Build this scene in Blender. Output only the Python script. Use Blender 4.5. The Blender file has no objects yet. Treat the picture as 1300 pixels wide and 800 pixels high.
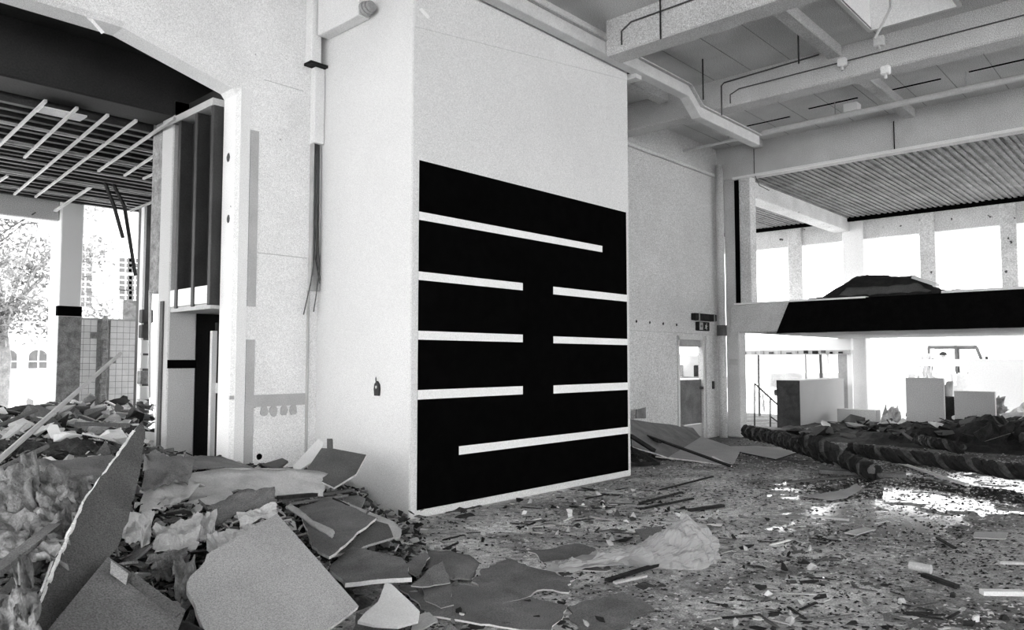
import bpy, bmesh, math, random
import numpy as np
from mathutils import Vector, Matrix, noise as mnoise

scene = bpy.context.scene
COL = scene.collection

# ------------------------------------------------------------------ camera
CAM_H = 1.6
FPX = 958.0
YAW = math.radians(42.6)
PIT = math.atan(57.0 / FPX)
CF = np.array([math.cos(YAW) * math.cos(PIT), math.sin(YAW) * math.cos(PIT), math.sin(PIT)])
CR = np.array([math.sin(YAW), -math.cos(YAW), 0.0])
CU = np.cross(CR, CF)
CO = np.array([0.0, 0.0, CAM_H])
cam_data = bpy.data.cameras.new('camera')
cam_data.sensor_width = 36.0
cam_data.lens = FPX / 1300.0 * 36.0
cam_data.clip_end = 300
cam = bpy.data.objects.new('camera', cam_data)
COL.objects.link(cam)
cam.matrix_world = Matrix(((CR[0], CU[0], -CF[0], 0), (CR[1], CU[1], -CF[1], 0), (CR[2], CU[2], -CF[2], CAM_H), (0, 0, 0, 1)))
scene.camera = cam

# ------------------------------------------------------------------ sky and exposure
world = bpy.data.worlds.new('overcast_sky')
scene.world = world
world.use_nodes = True
bg = world.node_tree.nodes['Background']
bg.inputs[0].default_value = (1, 1, 1, 1)
bg.inputs[1].default_value = 1.0
vs = scene.view_settings
vs.view_transform = 'Standard'
vs.look = 'None'
vs.gamma = 1.0
vs.use_curve_mapping = False
vs.exposure = 2.74
scene.cycles.max_bounces = 8
scene.cycles.diffuse_bounces = 5
scene.cycles.sample_clamp_indirect = 8.0
scene.cycles.caustics_reflective = False
scene.cycles.caustics_refractive = False

# ------------------------------------------------------------------ measuring helpers (photo frame 1300 x 800 to metres)
def _ray(px, py):
    return CF + CR * (px - 650.0) / FPX + CU * (400.0 - py) / FPX
def PD(px, py, d):
    return CO + _ray(px, py) * d
def PZ(px, py, z):
    r = _ray(px, py); return CO + r * ((z - CAM_H) / r[2])
def PX(px, py, x):
    r = _ray(px, py); return CO + r * (x / r[0])
def PY(px, py, y):
    r = _ray(px, py); return CO + r * (y / r[1])

# ------------------------------------------------------------------ materials
MATS = {}
def G(name, v, var=0.12, scale=3.0, rough=0.8, grain=0.08, gscale=110.0, bump=0.15, bscale=40.0, spec=0.3, spots=None):
    """grey procedural surface: slow variation, fine grain, fine relief, optional dark chips (scale, threshold, value)"""
    if name in MATS: return MATS[name]
    m = bpy.data.materials.new(name); m.use_nodes = True
    nt = m.node_tree; N = nt.nodes; L = nt.links
    b = N['Principled BSDF']
    b.inputs['Roughness'].default_value = rough
    b.inputs['Specular IOR Level'].default_value = spec
    geo = N.new('ShaderNodeNewGeometry')
    def noise(sc, det=3, dist=0.0):
        n = N.new('ShaderNodeTexNoise'); n.inputs['Scale'].default_value = sc; n.inputs['Detail'].default_value = det
        n.inputs['Distortion'].default_value = dist
        L.new(geo.outputs['Position'], n.inputs['Vector']); return n.outputs['Fac']
    def rng(s, a, b_, c, d):
        r = N.new('ShaderNodeMapRange'); L.new(s, r.inputs[0])
        for i, q in enumerate((a, b_, c, d)): r.inputs[i + 1].default_value = q
        return r.outputs[0]
    def mul(a, c):
        q = N.new('ShaderNodeMath'); q.operation = 'MULTIPLY'; L.new(a, q.inputs[0])
        if isinstance(c, float): q.inputs[1].default_value = c
        else: L.new(c, q.inputs[1])
        return q.outputs[0]
    s = mul(rng(noise(scale, 5, 0.4), 0.3, 0.7, 1 - var, 1 + var), rng(noise(gscale, 1), 0.25, 0.75, 1 - grain, 1 + grain))
    s = mul(s, float(v))
    if spots:
        s = mul(s, rng(noise(spots[0], 2), spots[1], spots[1] + 0.03, spots[2], 1.0) if spots[1] < 0.5 else rng(noise(spots[0], 2), spots[1], spots[1] + 0.03, 1.0, spots[2]))
    L.new(s, b.inputs['Base Color'])
    if bump:
        bp = N.new('ShaderNodeBump'); bp.inputs['Strength'].default_value = bump; bp.inputs['Distance'].default_value = 0.02
        L.new(noise(bscale, 4), bp.inputs['Height']); L.new(bp.outputs[0], b.inputs['Normal'])
    MATS[name] = m
    return m

M_white = G('white_plaster', 0.80, 0.04, 1.2, 0.85, 0.22, 140, 0.10, 60)
M_mural = G('mural_wall_paint', 0.70, 0.03, 1.2, 0.8, 0.26, 140, 0.08, 60)
M_wall = G('old_white_wall', 0.80, 0.06, 1.5, 0.85, 0.26, 130, 0.15, 40, spots=(9.0, 0.76, 0.35))
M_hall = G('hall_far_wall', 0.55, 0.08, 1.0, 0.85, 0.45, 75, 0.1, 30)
M_greypaint = G('grey_paint_strip', 0.45, 0.10, 3, 0.8, 0.14, 80)
M_black = G('black_paint', 0.0025, 0.3, 8, 0.9, 0.3, 90, 0.03, 60, 0.0)
M_parapet_black = G('black_parapet_paint', 0.004, 0.3, 8, 0.9, 0.3, 50, 0.05, 40, 0.0)
M_ceiling = G('ceiling_concrete', 0.62, 0.12, 1.4, 0.9, 0.5, 90, 0.12, 20)
M_beam = G('beam_paint', 0.54, 0.10, 1.8, 0.85, 0.45, 90, 0.12, 24)
M_outerconc = G('chipped_concrete', 0.58, 0.12, 2.0, 0.85, 0.3, 40, 0.15, 20, spots=(5.0, 0.70, 0.12))
M_ribbed = G('ceiling_boards', 0.22, 0.3, 2.5, 0.85, 0.45, 40, 0.2, 18)
M_darkroom = G('dark_back_room', 0.022, 0.4, 1.2, 0.8, 0.25, 50)  # even near-black tone of the back room surfaces
M_darkwood = G('dark_wood', 0.035, 0.25, 3, 0.65, 0.2, 60)
M_darkgrey = G('dark_grey_board', 0.085, 0.25, 3, 0.8, 0.5, 140, 0.15, 50)
M_midgrey = G('mid_grey_board', 0.145, 0.28, 4, 0.8, 0.45, 130, 0.12, 50)
M_lightgrey = G('light_grey_board', 0.36, 0.10, 2.5, 0.75, 0.35, 150, 0.08, 50)
M_palegrey = G('pale_sheet', 0.44, 0.18, 5, 0.8, 0.15, 90, 0.25, 25)
M_insul = G('mineral_wool', 0.21, 0.55, 9, 0.95, 0.25, 80, 0.6, 30)
M_whitechip = G('white_board', 0.72, 0.08, 3, 0.7, 0.1, 100, 0.08, 50)
M_edge = G('torn_board_core', 0.62, 0.25, 14, 0.9, 0.2, 120, 0.4, 60)
M_rubble = G('crushed_rubble', 0.045, 0.75, 7, 0.95, 0.4, 45, 0.8, 30)
M_soot = G('burnt_debris', 0.013, 0.7, 6, 0.85, 0.4, 50, 0.6, 25)
M_ropegrey = G('matted_strip', 0.055, 0.7, 9, 0.8, 0.3, 50, 0.5, 30)
M_metal = G('galvanised_metal', 0.45, 0.12, 5, 0.45, 0.1, 90, 0.05, 40, 0.5)
M_palemetal = G('painted_metal', 0.62, 0.08, 4, 0.55, 0.12, 70, 0.06, 40)
M_blackmetal = G('black_metal', 0.02, 0.2, 5, 0.5, 0.2, 80, 0.05, 40)
M_tile = G('glazed_wall_tile', 0.74, 0.10, 4, 0.4, 0.08, 60, 0.03, 20, 0.5)
M_grout = G('tile_grout', 0.30, 0.3, 10, 0.9, 0.2, 60)
M_roughconc = G('rough_concrete', 0.26, 0.35, 9, 0.9, 0.3, 60, 0.6, 30)
M_ext = G('white_exterior_render', 0.86, 0.05, 0.6, 0.9, 0.04, 30)  # near-white base colour of the exterior walls and ground
M_extgrey = G('pale_exterior_grey', 0.33, 0.15, 2, 0.85, 0.1, 20)
M_glassdark = G('exterior_pane', 0.07, 0.25, 2.5, 0.4, 0.1, 20)
M_leaf = G('tree_leaf', 0.17, 0.5, 1.5, 0.7, 0.3, 12)
M_bark = G('tree_bark', 0.16, 0.3, 5, 0.9, 0.2, 30)
M_pier = G('pier_paint', 0.5, 0.05, 2, 0.85, 0.3, 110, 0.1, 50)
M_halfwall = G('half_wall_paint', 0.40, 0.06, 1.5, 0.85, 0.35, 70, 0.1, 30)
M_bar = G('fresh_white_paint', 0.88, 0.02, 1.2, 0.75, 0.14, 140, 0.05, 60)
M_joint = G('slab_joint_grey', 0.30, 0.2, 5, 0.9, 0.3, 60)  # grey joint colour, darker than the ceiling slab
M_skin = G('skin', 0.4, 0.05, 5, 0.6, 0.05, 60)
M_rubber = G('rubber', 0.03, 0.2, 5, 0.8, 0.1, 60)

def floor_material():
    m = bpy.data.materials.new('wet_dirty_floor'); m.use_nodes = True
    nt = m.node_tree; N = nt.nodes; L = nt.links; b = N['Principled BSDF']
    geo = N.new('ShaderNodeNewGeometry')
    def noise(sc, det=4, dist=0.0, stretch=None):
        n = N.new('ShaderNodeTexNoise'); n.inputs['Scale'].default_value = sc; n.inputs['Detail'].default_value = det; n.inputs['Distortion'].default_value = dist
        if stretch:
            mp = N.new('ShaderNodeMapping'); mp.inputs['Scale'].default_value = stretch; mp.inputs['Rotation'].default_value = (0, 0, math.radians(stretch_rot))
            L.new(geo.outputs['Position'], mp.inputs['Vector']); L.new(mp.outputs[0], n.inputs['Vector'])
        else: L.new(geo.outputs['Position'], n.inputs['Vector'])
        return n.outputs['Fac']
    stretch_rot = 0
    def rng(s, a, b_, c, d):
        r = N.new('ShaderNodeMapRange'); L.new(s, r.inputs[0])
        for i, q in enumerate((a, b_, c, d)): r.inputs[i + 1].default_value = q
        return r.outputs[0]
    def op(o, a, c):
        q = N.new('ShaderNodeMath'); q.operation = o
        for i, s in enumerate((a, c)):
            if isinstance(s, (int, float)): q.inputs[i].default_value = s
            else: L.new(s, q.inputs[i])
        return q.outputs[0]
    # the puddle: a wide wet area of the floor by the balcony side
    sep = N.new('ShaderNodeSeparateXYZ'); L.new(geo.outputs['Position'], sep.inputs[0])
    def bump2(cx, cy, rx, ry):
        dx = op('DIVIDE', op('SUBTRACT', sep.outputs[0], cx), rx); dy = op('DIVIDE', op('SUBTRACT', sep.outputs[1], cy), ry)
        return op('SUBTRACT', 1.0, op('ADD', op('MULTIPLY', dx, dx), op('MULTIPLY', dy, dy)))
    area = op('MAXIMUM', op('MAXIMUM', bump2(PUD[0][0], PUD[0][1], 1.9, 1.1), bump2(PUD[1][0], PUD[1][1], 1.5, 0.9)), bump2(PUD[2][0], PUD[2][1], 2.4, 1.2))
    area = rng(area, -0.7, 0.7, -0.30, 0.17)
    wet = rng(op('ADD', noise(2.7, 7, 0.8), area), 0.50, 0.60, 0.0, 1.0)
    damp = rng(op('ADD', noise(0.9, 4, 0.3), area), 0.40, 0.62, 0.0, 1.0)
    dirt = op('MULTIPLY', rng(noise(1.3, 6, 0.6), 0.3, 0.7, 0.35, 1.6), rng(noise(13, 5), 0.3, 0.7, 0.5, 1.5))
    dirt = op('MULTIPLY', dirt, rng(noise(75, 2), 0.3, 0.7, 0.55, 1.45))
    # floor colour lighter around the mural, darker away from it
    pale_area = rng(op('ADD', bump2(6.2, 4.2, 5.0, 3.2), op('MULTIPLY', noise(1.1, 5, 0.4), 0.8)), 0.0, 1.5, 0.09, 0.52)
    col = op('MULTIPLY', op('MULTIPLY', dirt, pale_area), rng(damp, 0, 1, 1.0, 0.45))
    L.new(col, b.inputs['Base Color'])
    L.new(op('MINIMUM', rng(wet, 0, 1, 0.85, 0.07), rng(damp, 0, 1, 0.9, 0.45)), b.inputs['Roughness'])
    L.new(rng(wet, 0, 1, 0.25, 0.9), b.inputs['Specular IOR Level'])
    bp = N.new('ShaderNodeBump'); bp.inputs['Distance'].default_value = 0.02
    L.new(rng(wet, 0, 1, 0.6, 0.03), bp.inputs['Strength']); L.new(op('ADD', noise(22, 5), op('MULTIPLY', noise(5, 3), 1.5)), bp.inputs['Height']); L.new(bp.outputs[0], b.inputs['Normal'])
    return m
PUD = [PZ(1112, 622, 0), PZ(1105, 662, 0), PZ(1215, 622, 0)]
M_floor = floor_material()

def plastic_material():
    m = bpy.data.materials.new('cloudy_plastic_film'); m.use_nodes = True
    nt = m.node_tree; N = nt.nodes; L = nt.links; b = N['Principled BSDF']
    b.inputs['Base Color'].default_value = (0.6, 0.6, 0.6, 1); b.inputs['Roughness'].default_value = 0.25
    b.inputs['Specular IOR Level'].default_value = 0.6
    tr = N.new('ShaderNodeBsdfTransparent'); tl = N.new('ShaderNodeBsdfTranslucent'); tl.inputs[0].default_value = (0.65, 0.65, 0.65, 1)
    m1 = N.new('ShaderNodeMixShader'); m1.inputs[0].default_value = 0.35; L.new(b.outputs[0], m1.inputs[1]); L.new(tl.outputs[0], m1.inputs[2])
    m2 = N.new('ShaderNodeMixShader'); m2.inputs[0].default_value = 0.30; L.new(m1.outputs[0], m2.inputs[1]); L.new(tr.outputs[0], m2.inputs[2])
    L.new(m2.outputs[0], N['Material Output'].inputs[0])
    return m
M_plastic = plastic_material()
def glass_material():
    m = bpy.data.materials.new('clear_pane'); m.use_nodes = True
    nt = m.node_tree; N = nt.nodes; L = nt.links
    gl = N.new('ShaderNodeBsdfGlossy'); gl.inputs['Roughness'].default_value = 0.05
    tr = N.new('ShaderNodeBsdfTransparent'); mx = N.new('ShaderNodeMixShader'); mx.inputs[0].default_value = 0.08
    L.new(tr.outputs[0], mx.inputs[1]); L.new(gl.outputs[0], mx.inputs[2]); L.new(mx.outputs[0], N['Material Output'].inputs[0])
    return m
M_glass = glass_material()

# ------------------------------------------------------------------ object helpers
def tag(o, label=None, cat=None, group=None, kind=None):
    if label: o['label'] = label
    if cat: o['category'] = cat
    if group: o['group'] = group
    if kind: o['kind'] = kind
    return o
def empty(name, loc=(0, 0, 0)):
    o = bpy.data.objects.new(name, None); COL.objects.link(o); o.location = loc; o.empty_display_size = 0.1
    return o
class MB:
    def __init__(s): s.v = []; s.f = []; s.mi = []
    def add(s, v, f, mi=0):
        n = len(s.v); s.v += [tuple(float(c) for c in p) for p in v]; s.f += [tuple(i + n for i in q) for q in f]; s.mi += [mi] * len(f); return s
    def box(s, x0, x1, y0, y1, z0, z1, mi=0):
        return s.add([(x0, y0, z0), (x1, y0, z0), (x1, y1, z0), (x0, y1, z0), (x0, y0, z1), (x1, y0, z1), (x1, y1, z1), (x0, y1, z1)],
                     [(3, 2, 1, 0), (4, 5, 6, 7), (0, 1, 5, 4), (1, 2, 6, 5), (2, 3, 7, 6), (3, 0, 4, 7)], mi)
    def prism(s, poly, axis, a, b, mi=0):
        """poly of 2-D points extruded along axis ('y': poly is x,z; 'x': poly is y,z; 'z': poly is x,y)"""
        def p3(p, c): return {'y': (p[0], c, p[1]), 'x': (c, p[0], p[1]), 'z': (p[0], p[1], c)}[axis]
        n = len(poly); v = [p3(p, a) for p in poly] + [p3(p, b) for p in poly]
        f = [tuple(range(n)), tuple(range(2 * n - 1, n - 1, -1))] + [(i, i + n, (i + 1) % n + n, (i + 1) % n) for i in range(n)]
        return s.add(v, f, mi)
    def tube(s, pts, r, n=8, mi=0, cap=True):
        P = [Vector(p) for p in pts]; rs = r if isinstance(r, (list, tuple)) else [r] * len(P); v = []; prev = None
        for i, p in enumerate(P):
            t = (P[min(i + 1, len(P) - 1)] - P[max(i - 1, 0)]).normalized()
            if prev is None:
                a = t.cross(Vector((0, 0, 1)))
                if a.length < 1e-3: a = t.cross(Vector((1, 0, 0)))
            else: a = prev - t * prev.dot(t)
            a.normalize(); prev = a; c = t.cross(a)
            for k in range(n):
                q = 2 * math.pi * k / n; v.append(p + (a * math.cos(q) + c * math.sin(q)) * rs[i])
        m = len(P)
        f = [(i * n + k, i * n + (k + 1) % n, (i + 1) * n + (k + 1) % n, (i + 1) * n + k) for i in range(m - 1) for k in range(n)]
        if cap: f += [tuple(range(n - 1, -1, -1)), tuple((m - 1) * n + k for k in range(n))]
        return s.add(v, f, mi)
    def bar(s, p0, p1, w, h, mi=0, up=(0, 0, 1)):
        p0 = Vector(p0); p1 = Vector(p1); t = (p1 - p0).normalized(); a = t.cross(Vector(up))
        if a.length < 1e-3: a = t.cross(Vector((1, 0, 0)))
        a.normalize(); c = a.cross(t); a = a * w / 2; c = c * h / 2
        v = [p0 - a - c, p0 + a - c, p0 + a + c, p0 - a + c, p1 - a - c, p1 + a - c, p1 + a + c, p1 - a + c]
        return s.add(v, [(3, 2, 1, 0), (4, 5, 6, 7), (0, 1, 5, 4), (1, 2, 6, 5), (2, 3, 7, 6), (3, 0, 4, 7)], mi)
    def build(s, name, mats, parent=None, bevel=0.0, smooth=False):
        me = bpy.data.meshes.new(name)
        if not isinstance(mats, (list, tuple)): mats = [mats]
        org = (0, 0, 0)
        V = np.array(s.v)
        if parent is None:
            org = (float((V[:, 0].min() + V[:, 0].max()) / 2), float((V[:, 1].min() + V[:, 1].max()) / 2), float(V[:, 2].min()))
        else:
            org = tuple(parent.matrix_world.translation) if parent.parent is None and parent.rotation_euler.z == 0 else (0, 0, 0)
            org = tuple(world_loc(parent))
        V = V - np.array(org)
        me.from_pydata([tuple(p) for p in V], [], s.f)
        for m in mats: me.materials.append(m)
        if any(s.mi): me.polygons.foreach_set('material_index', s.mi)
        if smooth: me.polygons.foreach_set('use_smooth', [True] * len(s.f))
        me.update()
        bm = bmesh.new(); bm.from_mesh(me); bmesh.ops.recalc_face_normals(bm, faces=bm.faces); bm.to_mesh(me); bm.free()
        o = bpy.data.objects.new(name, me); COL.objects.link(o)
        if parent is None: o.location = org
        else: o.parent = parent
        if bevel:
            b = o.modifiers.new('bevel', 'BEVEL'); b.width = bevel; b.segments = 1; b.limit_method = 'ANGLE'
        return o
def world_loc(o):
    p = Vector(o.location)
    while o.parent: o = o.parent; p = p + Vector(o.location)
    return p
def B(*boxes):
    m = MB()
    for b in boxes: m.box(*b)
    return m
def copy_thing(o, loc, rot=None, scale=None, label=None):
    c = o.copy(); COL.objects.link(c); c.location = loc
    if rot is not None: c.rotation_euler = rot
    if scale is not None: c.scale = scale
    for ch in o.children:
        d = ch.copy(); COL.objects.link(d); d.parent = c
        for g in ch.children:
            e = g.copy(); COL.objects.link(e); e.parent = d
    if label: c['label'] = label
    return c

def fit_plane(P):
    P = np.array(P, float); c = P.mean(0); u, s, vt = np.linalg.svd(P - c); n = vt[2]
    if n @ (CO - c) < 0: n = -n
    return c, n
def plate(name, pts, thick, mats, parent=None, jag=0.0, seg=0.06, seed=0, jag_edges=None, bow=0.0):
    """a flat broken board: outline pts (3-D), flattened to its own plane, with thickness behind the seen face"""
    rnd = random.Random(seed); c, n = fit_plane(pts)
    Q = [np.array(p, float) - ((np.array(p) - c) @ n) * n for p in pts]; out = []
    k = len(Q)
    for i in range(k):
        a, b = Q[i], Q[(i + 1) % k]; out.append(a)
        if jag and (jag_edges is None or i in jag_edges):
            ln = np.linalg.norm(b - a); m = max(1, int(ln / seg)); t = (b - a) / max(ln, 1e-6); s = np.cross(t, n); w = 0.0
            for j in range(1, m):
                w = 0.55 * w + rnd.uniform(-1, 1) * jag
                out.append(a + (b - a) * (j / m + rnd.uniform(-.25, .25) / m) + s * w)
    m = len(out); v = [p for p in out] + [p - n * thick for p in out]
    f = [tuple(range(m)), tuple(range(2 * m - 1, m - 1, -1))] + [(i, i + m, (i + 1) % m + m, (i + 1) % m) for i in range(m)]
    mb = MB(); mb.add(v, f[:2], 0); mb.f += f[2:]; mb.mi += [1 if isinstance(mats, (list, tuple)) and len(mats) > 1 else 0] * m
    return mb.build(name, mats, parent)
def sheet(name, corners, nu, nv, amp, mats, thick=0.01, seed=0, fold=3.0, bow=0.0, ragged=0.0, parent=None, smooth=True):
    """a bent or crumpled sheet spanning four 3-D corners (a, b along the top, d, c below), with real thickness"""
    a, b, c, d = [np.array(p, float) for p in corners]; cc, n = fit_plane(corners); rnd = random.Random(seed)
    off = Vector((seed * 3.17, seed * 1.31, 0)); v = []
    size = max(np.linalg.norm(b - a), np.linalg.norm(d - a))
    for j in range(nv + 1):
        for i in range(nu + 1):
            s, t = i / nu, j / nv
            if ragged:
                q = mnoise.noise(Vector((s * 5, t * 5, seed))); q2 = mnoise.noise(Vector((s * 5 + 9, t * 5, seed)))
                if i in (0, nu) or j in (0, nv): s += q * ragged; t += q2 * ragged
            p = (a * (1 - s) + b * s) * (1 - t) + (d * (1 - s) + c * s) * t
            w = Vector((s * fold, t * fold, 0)) + off
            h = mnoise.noise(w) + 0.5 * abs(mnoise.noise(w * 2.3)) + 0.3 * mnoise.noise(w * 5.1)
            v.append(p + n * (h * amp + bow * size * (4 * s * (1 - s) - 0.5)))
    W = nu + 1; m = len(v); v = v + [p - n * thick for p in v]
    f = []
    for j in range(nv):
        for i in range(nu):
            q = (j * W + i, j * W + i + 1, (j + 1) * W + i + 1, (j + 1) * W + i); f.append(q); f.append(tuple(x + m for x in reversed(q)))
    ring = [i for i in range(W)] + [j * W + nu for j in range(1, nv + 1)] + [nv * W + i for i in range(nu - 1, -1, -1)] + [j * W for j in range(nv - 1, 0, -1)]
    for i in range(len(ring)):
        p, q = ring[i], ring[(i + 1) % len(ring)]; f.append((p, p + m, q + m, q))
    mb = MB(); mb.add(v, f)
    return mb.build(name, mats, parent, smooth=smooth)
def hull_mesh(name, pts, mat):
    bm = bmesh.new()
    for p in pts: bm.verts.new(p)
    r = bmesh.ops.convex_hull(bm, input=bm.verts)
    bmesh.ops.delete(bm, geom=[g for g in set(r['geom_interior'] + r['geom_unused']) if isinstance(g, bmesh.types.BMVert)], context='VERTS')
    me = bpy.data.meshes.new(name); bm.to_mesh(me); bm.free(); me.materials.append(mat); return me
def lump(name, c, r, mat, seed, amp=0.35, sub=3, freq=1.6, smooth=True, parent=None):
    """a rounded lump with real relief (wool tuft, wad, boulder)"""
    bm = bmesh.new(); bmesh.ops.create_icosphere(bm, subdivisions=sub, radius=1.0)
    rr = (r, r, r) if isinstance(r, (int, float)) else r
    for v in bm.verts:
        q = v.co * freq + Vector((seed * 2.7, seed * 1.9, seed))
        k = 1 + amp * (mnoise.noise(q) + 0.6 * mnoise.noise(q * 2.4) + 0.3 * mnoise.noise(q * 5))
        v.co = Vector((v.co.x * rr[0], v.co.y * rr[1], v.co.z * rr[2])) * k
    me = bpy.data.meshes.new(name); bm.to_mesh(me); bm.free(); me.materials.append(mat)
    if smooth: me.polygons.foreach_set('use_smooth', [True] * len(me.polygons))
    o = bpy.data.objects.new(name, me); COL.objects.link(o)
    if parent is not None: o.parent = parent; o.location = Vector(c) - world_loc(parent)
    else: o.location = Vector([float(q) for q in c])
    return o

# ================================================================== STRUCTURE
S = 'structure'
YW = 7.62            # plane of the long back wall
XB0, XB1, YB = 4.93, 8.88, 5.926   # the mural box
CEIL = 6.1
XQ = 14.7            # balcony side of the hall
XO = 21.2            # outer row of columns
ZO = 5.45            # ribbed ceiling of the outer bay

tag(B((-9, XQ, -11, 16.5, -0.3, 0.0), (XQ, XO + 0.5, -11, 12.5, -0.3, 0.0)).build('floor', M_floor), 'dirty wet concrete floor strewn with debris', kind=S)
tag(B((-60, 90, -60, 120, -0.9, -0.35)).build('ground', M_ext), 'bright pale ground outside the ruined building', kind=S)

# long back wall: left half with the haunched opening, right half with the door
w = MB()
w.prism([(-9, 0), (-2.6, 0), (-2.6, 4.53), (-1.45, 4.84), (2.72, 4.84), (3.9, 4.53), (3.9, 0), (XB0 + .1, 0), (XB0 + .1, CEIL), (-9, CEIL)], 'y', YW, 7.98)
wl = tag(w.build('wall_back', M_wall, bevel=0.045), 'tall white back wall with a wide haunched opening', kind=S)
B((3.93, 4.04, YW - 0.012, YW, 0, 4.56)).build('corner_strip', M_white, wl)
B((4.05, 4.15, YW - 0.008, YW, 2.18, 4.12), (4.05, 4.15, YW - 0.008, YW, 0, 1.82)).build('painted_strip', M_greypaint, wl)
B((4.15, 4.78, YW - 0.008, YW, 1.09, 1.22)).build('painted_band', M_greypaint, wl)
for i, (px, py) in enumerate(((335, 522), (347, 522), (360, 521), (372, 520))):
    p = PY(px, py, YW); c = MB(); n = 12
    rn = random.Random(40 + i)
    ring = [(p[0] + 0.048 * math.cos(2 * math.pi * k / n) * rn.uniform(.85, 1.15), p[2] + 0.062 * math.sin(2 * math.pi * k / n) * rn.uniform(.85, 1.15)) for k in range(n)]
    c.prism(ring, 'y', YW - 0.01, YW + 0.01); c.build('plaster_scar', M_greypaint, wl)
for x0, x1, z, dz in ((4.16, 4.78, 2.77, .008), (4.2, 4.7, 4.72, .006)):
    B((x0, x1, YW - .003, YW + .01, z, z + dz)).build('plaster_crack', M_greypaint, wl)
plate('plaster_scratch', [PY(110, 22, YW - .003), PY(118, 24, YW - .003), PY(133, 41, YW - .003), PY(129, 43, YW - .003)], .008, M_bar, parent=wl, jag=.006, seg=.03)
B((3.88, 4.0, YW - .0, YW + .02, 1.18, 1.22)).build('keyhole_plate', M_greypaint, wl)
for px, py, r in ((329, 580, .035), (290, 200, .05), (290, 278, .045)):
    p = PY(px, py, YW) if px > 300 else PX(px, py, 3.9)
    if px > 300: lump('bolt_hole', p, (r, .01, r), M_black, px, 0.15, 2, parent=wl)
    else: lump('bolt_hole', p, (.012, r * .7, r), M_darkgrey, px, 0.15, 2, parent=wl)
w = MB()
DX0, DX1, DZ = 13.07, 14.1, 2.06
w.box(XB1 - .1, DX0, YW, 7.70, 0, 2.13); w.box(DX1, XQ + .3, YW, 7.70, 0, 2.13); w.box(DX0, DX1, YW, 7.70, DZ, 2.13)
w.box(XB1 - .1, XQ + .3, YW - 0.05, 7.72, 2.13, CEIL)
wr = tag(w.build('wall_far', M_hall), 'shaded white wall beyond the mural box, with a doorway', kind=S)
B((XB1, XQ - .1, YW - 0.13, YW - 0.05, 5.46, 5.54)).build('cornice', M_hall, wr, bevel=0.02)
for i in range(4):
    p = PY(808 + 17 * i, 408 + 1.5 * i, YW - .05); lump('anchor_hole', p, (.03, .01, .03), M_soot, i, .2, 1, parent=wr)

# mural box
bx = tag(B((XB0, XB1, YB, YW + .1, 0, CEIL)).build('wall_box', M_mural, bevel=0.012), 'large white box-shaped wall carrying the black mural', kind=S)
# thin plaster lip along the upper joint of the mural face
m = MB(); m.prism([(4.95, 5.06), (8.86, 5.58), (8.86, CEIL), (4.95, CEIL)], 'y', YB - 0.008, YB + 0.01)
m.build('plaster_joint', M_mural, bx)
plate('plaster_scratch', [PY(532, 12, YB - .01), PY(536, 10, YB - .01), PY(546, 22, YB - .01), PY(543, 24, YB - .01)], .006, M_bar, parent=bx)
mu = tag(B((5.025, 8.805, YB - 0.006, YB + 0.001, 0.085, 3.667)).build('wall_mural', M_black), 'black painted square mural with white horizontal bars on the box', 'mural')
for x0, x1, z0, z1 in ((5.022, 8.227, 3.043, 3.128), (5.022, 6.623, 2.42, 2.507), (7.19, 8.808, 2.41, 2.505), (5.022, 6.623, 1.807, 1.897), (7.19, 8.808, 1.805, 1.89),
                       (5.022, 6.623, 1.197, 1.293), (7.19, 8.808, 1.187, 1.288), (5.6, 8.808, 0.588, 0.678)):
    B((x0, x1, YB - 0.009, YB - 0.005, z0, z1)).build('white_bar', M_bar, mu)

# hall ceiling with skylight well
SX0, SX1, SY0, SY1 = 8.6, 10.75, 2.1, 3.25
c = B((-9, SX0, -11, YW + .3, CEIL, 6.35), (SX1, XQ + .4, -11, YW + .3, CEIL, 6.35), (SX0, SX1, -11, SY0, CEIL, 6.35), (SX0, SX1, SY1, YW + .3, CEIL, 6.35))
cl = tag(c.build('ceiling', M_ceiling), 'grey concrete hall ceiling with deep beams and a skylight', kind=S)
m = B((SX0 + .01, SX1 - .01, SY0 + .01, SY0 + .06, CEIL - .02, 7.4), (SX0 + .01, SX1 - .01, SY1 - .06, SY1 - .01, CEIL - .02, 7.4), (SX0 + .01, SX0 + .06, SY0 + .06, SY1 - .06, CEIL - .02, 7.4), (SX1 - .06, SX1 - .01, SY0 + .06, SY1 - .06, CEIL - .02, 7.4))
m.build('skylight_well', M_white, cl)
B((SX0 - .1, SX1 + .1, SY0 - .1, SY0 + .45, 7.4, 7.5), (SX0 - .1, SX0 + 1.2, SY0 + .46, SY1 + .1, 7.4, 7.49)).build('skylight_added_cap', M_beam, cl)  # cap added over the well to dim its sides
B((SX0 + .06, SX1 - .06, 2.65, 2.69, 7.3, 7.36)).build('skylight_bar', M_greypaint, cl)
for i in range(9):
    y = 7.2 - i * 0.62
    B((11.4, 14.65, y, y + 0.010, CEIL - .003, CEIL + .01)).build('slab_joint', M_joint, cl)
    B((8.45, 10.98 if not (SY0 - .2 < y < SY1 + .2) else SX0 - .1, y - .3, y - .29, CEIL - .003, CEIL + .01)).build('slab_joint', M_joint, cl)
for i, (px, py) in enumerate(((975, 154), (1057, 131), (1158, 108), (1270, 82))):
    p = PZ(px, py, CEIL); B((p[0] - .02, p[0] + .02, p[1] - .42, p[1] + .42, CEIL - .01, CEIL + .01)).build('ceiling_slot', M_black, cl)

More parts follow.
